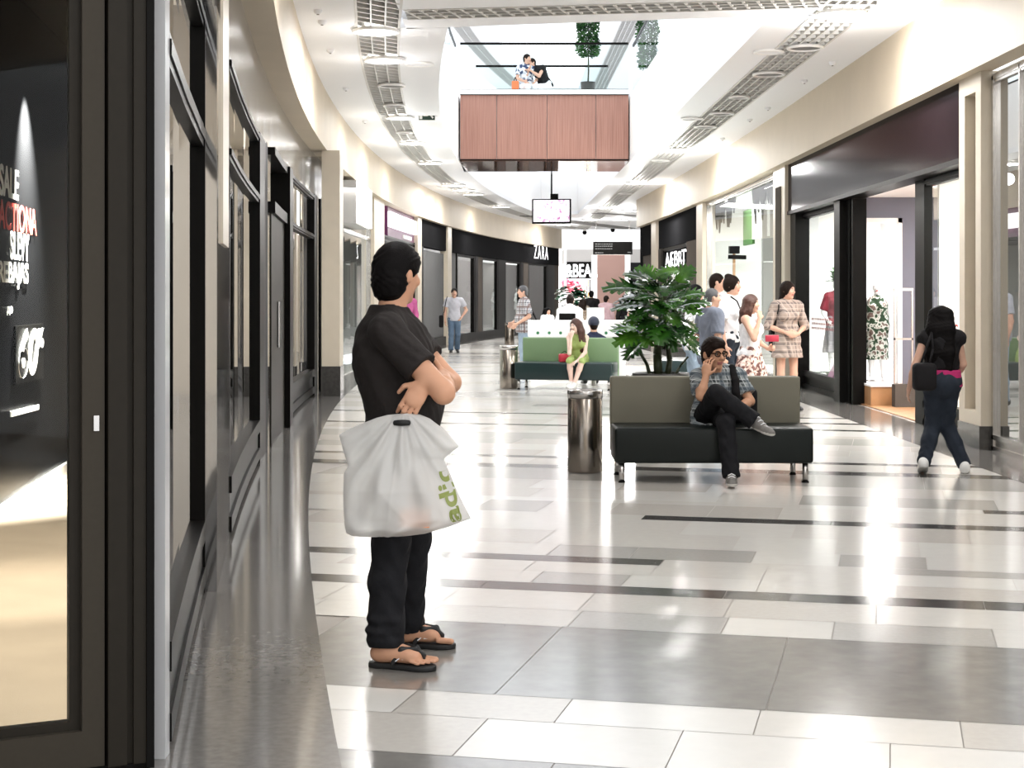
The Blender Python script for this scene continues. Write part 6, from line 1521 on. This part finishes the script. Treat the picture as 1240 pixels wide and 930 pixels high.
for k_, off in (('R', -1), ('L', 1)):
    a_ = J[k_ + 'a']; fw = V((1, -.30 if k_ == 'R' else -.16, 0)).normalized(); sdv = V((-fw.y, fw.x, 0)); hx, hy = a_.x - fw.x * .035, a_.y - fw.y * .035
    pr_ = [(-.045, .0), (-.035, .028), (0, .036), (.06, .032), (.13, .040), (.18, .050), (.225, .042), (.25, .02), (.256, 0)]
    out = [(x_, w_) for x_, w_ in pr_] + [(x_, -w_) for x_, w_ in reversed(pr_[1:-1])]
    mb = MB(); n = len(out); b_ = [V((hx, hy, 0)) + fw * x_ + sdv * w_ for x_, w_ in out]
    mb.add(b_ + [p + V((0, 0, .024)) for p in b_], [tuple(range(n - 1, -1, -1)), tuple(range(n, 2 * n))] + [(i, (i + 1) % n, n + (i + 1) % n, n + i) for i in range(n)])
    ff = mb.build('flip_flop', M['rubber'], r, True, bevel=.006)
    S_ = SDF(); post = V((hx, hy, 0)) + fw * .198 + sdv * (.012 * -off) + V((0, 0, .060))
    for w_ in (-1, 1):
        S_.chain([V((hx, hy, .024)) + fw * .075 + sdv * (.040 * w_), V((hx, hy, .087)) + fw * .115 + sdv * (.034 * w_), V((hx, hy, .088)) + fw * .165 + sdv * (.012 * w_), post], [.010, .012, .011, .007], .01, [(V((0, 1, 0)), .55)])
    S_.cap(post, post - V((0, 0, .042)), .006, .005, .006); S_.mesh('strap', .004, M['rubber'], ff)
    mb = MB(); o3 = V((hx, hy, 0)); t0 = o3 + fw * .118 - sdv * .0425 + V((0, 0, .05))
    mb.beam(o3 + fw * .092 - sdv * .0475 + V((0, 0, .040)), o3 + fw * .108 - sdv * .044 + V((0, 0, .052)), .004, .004); mb.add([t0 + V((0, 0, -.004)), t0 + fw * .022 + sdv * .002 + V((0, 0, -.002)), t0 + fw * .014 + sdv * .001 + V((0, 0, .016))], [(0, 1, 2)]); mb.beam(o3 + fw * .142 - sdv * .040 + V((0, 0, .060)), o3 + fw * .170 - sdv * .026 + V((0, 0, .066)), .004, .004)
    mb.build('strap_marks', C['white'], ff)

# ------------------------------------------------------------------ white carrier bag in his hand
BD = 6.625
OUTL = [(409.7, 527), (420, 521), (438, 513), (455, 506), (472, 501.5), (488, 500.5), (504.5, 500.6), (520, 508), (535.5, 519)]
LEFT = [(488, 500.5), (472, 501.5), (455, 506), (438, 513), (420, 521), (409.7, 527), (415, 543), (422, 563.5), (417, 572), (416, 600), (417.5, 635), (420, 645), (428, 649), (450, 650)]
RIGHT = [(488, 500.5), (504.5, 500.8), (520, 507), (535.5, 519), (547, 531), (555.8, 541.3), (547, 548), (537.4, 555.8), (545, 575), (556, 600), (570.3, 628.4), (545, 638), (514, 647), (485, 650)]
def edge(tab, y):
    for (xa, ya), (xb, yb) in zip(tab[:-1], tab[1:]):
        if ya <= y <= yb: return xa + (xb - xa) * ((y - ya) / max(1e-6, yb - ya))
    return tab[-1][0]
def bag_pt(u, v, side):
    """u across 0..1, v down 0..1, side -1 front (towards the camera) / +1 back"""
    y = 500.6 + (649.9 - 500.6) * v; xl, xr = edge(LEFT, y), edge(RIGHT, y); x = xl + (xr - xl) * u
    c = P(x, y, BD); prof = max(0., 1 - (2 * u - 1) ** 2) ** .6
    th = .012 + .075 * min(1, v * 1.6) ** 1.2 * (1 if v < .93 else max(0, (1 - v) / .07) ** .5)
    cx = (x - 488) / 70; a = math.atan2(x - 488, y - 492)
    w = .010 * math.sin(a * 13 + 1.5 * math.sin(v * 7)) * min(1, v * 3) + .006 * math.sin(a * 23 + 2.) * min(1, v * 4) + .010 * math.sin(u * 21 + v * 9) * max(0, v - .55) + .007 * math.sin(v * 31 - u * 17) * max(0, v - .6) + .012 * (1 - 2 * abs(math.sin(a * 6.5 + .8))) * min(1, v * 2.5) * (1 - .5 * v) + .012 * (1 - 2 * abs(math.sin(u * 7 - v * 4.5 + .4))) * max(0, v - .4)
    fl = .035 * max(0, (abs(cx) - .55)) * max(0, 1 - v * 2.6) * 3
    sink = .03 * (u - .5)
    return V((c.x, BD + side * (th * prof + .002) - (w if side < 0 else -w * .7) * min(1, prof * 1.6) + fl + sink, c.z))
def plastic():
    m = bpy.data.materials.new('white_carrier_plastic'); m.use_nodes = True; nt = m.node_tree; b = nt.nodes['Principled BSDF']; out = nt.nodes['Material Output']
    b.inputs['Base Color'].default_value = (.78, .77, .75, 1); b.inputs['Roughness'].default_value = .32; b.inputs['Coat Weight'].default_value = .15
    tl = nt.nodes.new('ShaderNodeBsdfTranslucent'); tl.inputs[0].default_value = (.8, .79, .76, 1); tp = nt.nodes.new('ShaderNodeBsdfTransparent')
    m1 = nt.nodes.new('ShaderNodeMixShader'); m1.inputs[0].default_value = .30; m2 = nt.nodes.new('ShaderNodeMixShader'); m2.inputs[0].default_value = .22
    nt.links.new(b.outputs[0], m1.inputs[1]); nt.links.new(tl.outputs[0], m1.inputs[2]); nt.links.new(m1.outputs[0], m2.inputs[1]); nt.links.new(tp.outputs[0], m2.inputs[2]); nt.links.new(m2.outputs[0], out.inputs[0])
    return m
cb = empty('carrier_bag', P(488, 649, BD), 0, 'white plastic carrier bag with green lettering held by the standing man', 'bag'); bo_ = V(cb.location)
NU, NV = 90, 90
mb = MB(); vs = []
for side in (-1, 1):
    for j in range(NV + 1):
        for i in range(NU + 1): vs.append(bag_pt(i / NU, j / NV, side) - bo_)
N1 = (NU + 1) * (NV + 1); fs = []
def in_slot(i, j, g=0):
    y = 500.6 + 149.3 * (j + .5) / NV; xl, xr = edge(LEFT, y), edge(RIGHT, y); x = xl + (xr - xl) * (i + .5) / NU
    return abs(x - 487) < 9.5 and abs(y - 511.5) < 2.6
for j in range(NV):
    for i in range(NU):
        a = j * (NU + 1) + i; f_ = (a, a + 1, a + NU + 2, a + NU + 1)
        fs.append(tuple(reversed(f_))); fs.append(tuple(k + N1 for k in f_))
mesh_obj('sack', vs, fs, plastic(), cb, True)
# black plug standing in for the dark seen through the open hand hole
def slot_pt(a, rx, ry, dy): 
    sx = max(-1, min(1, math.cos(a) * 1.6)); x = 487 + sx * rx * .7 + math.cos(a) * rx * .3; y = 511.5 + math.sin(a) * ry
    return P(x, y, BD) - bo_ + V((0, dy, 0))
mb = MB(); n = 28
lo_ = [slot_pt(i * 2 * math.pi / n, 10.5, 3.6, -.028) for i in range(n)]; hi_ = [slot_pt(i * 2 * math.pi / n, 10.5, 3.6, .03) for i in range(n)]
mb.add(lo_ + hi_, [tuple(range(n)), tuple(range(2 * n - 1, n - 1, -1))] + [(i, (i + 1) % n, n + (i + 1) % n, n + i) for i in range(n)]); mb.build('hand_hole_fill', M['rubber'], cb, True)
# green lettering running up the right side of the bag
tv_, tf_ = text_mesh('adidas', 1., .0, .028)
vv = []
# letters read upwards along the slanting right edge: text x -> up the bag, text y -> towards the left edge of the stroke
ed = V((.24, .97, 0)); up_ = V((-ed.x, -ed.y)); lf_ = V((-ed.y, ed.x))
for p in tv_:
    q0 = V((559.5, 629.)) + up_ * ((p[0] - tv_[:, 0].min()) * 42.) + lf_ * (p[1] * 27.)
    vv.append((q0.x, q0.y))
keep = []
outv = [];
for (x_, y_) in vv:
    y_ = min(max(y_, 505), 648); xl, xr = edge(LEFT, y_), edge(RIGHT, y_); u = (x_ - xl) / (xr - xl); v = (y_ - 500.6) / 149.3
    u = min(max(u, .02), .995); outv.append(bag_pt(u, v, -1) - bo_ + V((0, -.004, 0)))
keep = [f_ for f_ in tf_ if min(vv[i][1] for i in f_) > 568]
used = sorted({i for f_ in keep for i in f_}); rm = {o_: n_ for n_, o_ in enumerate(used)}
mesh_obj('lettering', [outv[i] for i in used], [tuple(rm[i] for i in f_) for f_ in keep], mat('olive_green_print', (.22, .26, .06), .4), cb)
# shoe box showing faintly through the plastic
sb = empty('shoe_box', P(503, 646, BD), 0, 'orange box showing faintly through the bottom of the white carrier bag', 'box')
m = MB(); m.box((-.060, -.066, .032), (.060, .05, .085)); m.build('base', mat('orange_card', (.85, .36, .14), .6), sb); m = MB(); m.box((-.062, -.068, .085), (.062, .052, .098)); m.build('lid', mat('orange_card_lid', (.85, .40, .18), .6), sb)
for o_ in (sb,): o_.location.y = BD + .005
# ------------------------------------------------------------------ window mannequins
MQ = mat('white_mannequin', (.8, .79, .78), .3)
def mannequin(x, d, zb, ht, yaw, label, fem=True, top=None, bottom=None, hair=None):
    X = (x - CX) / FPX * d; k = ht / 1.757
    r = empty('mannequin', (X, d, zb), math.radians(yaw), label, 'mannequin')
    J = base_pose(fem); J['Re'] = V((-.26, .02, 1.15)); J['Rw'] = V((-.22, -.14, .98)); J['Lk'] = V((.10, -.06, .5))
    for n in J: J[n] = J[n] * k
    old = SK['fair']; SK['fair'] = MQ
    make_person(r, J, (0, -1, 0), (0, -1, 0), fem=fem, sc=k, hair='dark', hairstyle='none', eyes=False, res=.015, top=top, bottom=bottom)
    SK['fair'] = old
    m = MB(); m.cyl((0, 0, 0), (0, 0, .02), .18, n=24); m.build('base_plate', M['steel'], r, True)
    return r, k
yA = yw + 1.9
r1, k1 = mannequin(1013, 26.3, .3, 1.55, 10, 'mannequin in a dark red top and grey skirt in the lit window beside the doorway', top=dict(mat=cloth('wine_red_cloth', (.16, .02, .03)), sleeve=.9, hem=.06), bottom=dict(mat=C['grey'], skirt=(.50, .20), name='skirt'))
f_ = MB(); q_ = random.Random(9)
for k_ in range(40):
    a = q_.uniform(0, 6.28); e = q_.uniform(.2, 1.4); d_ = V((math.cos(a) * math.sin(e), math.sin(a) * math.sin(e), math.cos(e)))
    lobed_leaf(f_, V((0, 0, 1.50)) + d_ * .02, d_, (0, 0, 1), q_.uniform(.14, .3), .05, .3, q_, 0, 3)
f_.build('leaf_headdress', M['leaf_green'], r1)
r2, k2 = mannequin(1062, yw + .75, .3, 1.5, -15, 'mannequin in a patterned dress in the bright framed opening by the doorway', top=dict(mat=blotch_mat('leaf_print', (.02, .05, .02), (.55, .56, .5), (.15, .10, .08), 14), tank=1, skirt=(.50, .15), name='dress'))
gp = empty('green_shoes', (P(1000, 475, 25.75).x + .10, 25.9, .3), 0, 'green ornament lying on the floor of the lit window', 'decoration')
f_ = MB()
for k_ in range(16):
    a = k_ * .9; lobed_leaf(f_, V((0, 0, .03)), V((math.cos(a), math.sin(a), .25)), (0, 0, 1), .26, .06, .2, q_, 0, 3)
f_.build('leaves', M['leaf_green'], gp); m = MB(); m.cyl((0, 0, 0), (0, 0, .05), .06, n=12); m.build('base', M['leaf_green'], gp)
gp.name = 'leaf_ornament'
tr = empty('display_block', (P(1020.5, 470, 25.3).x, 25.3, .3), 0, 'sloping dusty purple display block at the right side of the lit window', 'block')
m = MB(); m.hexa([(-.2, -.2, 0), (.2, -.2, 0), (.2, .2, 0), (-.2, .2, 0), (.1, -.2, .6), (.2, -.2, .62), (.2, .2, .62), (.1, .2, .6)]); m.build('body', mat('dusty_purple', (.22, .10, .16), .6), tr); m = MB(); m.box((.08, -.21, .62), (.21, .21, .635)); m.build('top', mat('dusty_purple_top', (.25, .12, .18), .6), tr)
for x_, t_ in ((646, 'left'), (617, 'right')): pass
for (x_, Y_, l) in ((622, 63.5, 'third'), (592, 57.5, 'second'), (648, 68.5, 'fourth')):
    Yw = ly(x_); p_ = WL.p(Yw, -.8, .24)
    r = empty('mannequin', p_, math.radians(70), 'white mannequin in the %s of the far dark framed windows on the left' % l, 'mannequin')
    J = base_pose(True); J['Re'] = V((-.28, .05, 1.17)); J['Rw'] = V((-.16, -.1, 1.0))
    old = SK['fair']; SK['fair'] = MQ
    make_person(r, J, fem=True, hairstyle='none', eyes=False, res=.02, top=dict(mat=C['white'], sleeve=.3, skirt=(.2, .2), name='dress')); SK['fair'] = old
    m = MB(); m.cyl((0, 0, 0), (0, 0, .02), .18, n=16); m.build('base_plate', M['steel'], r)
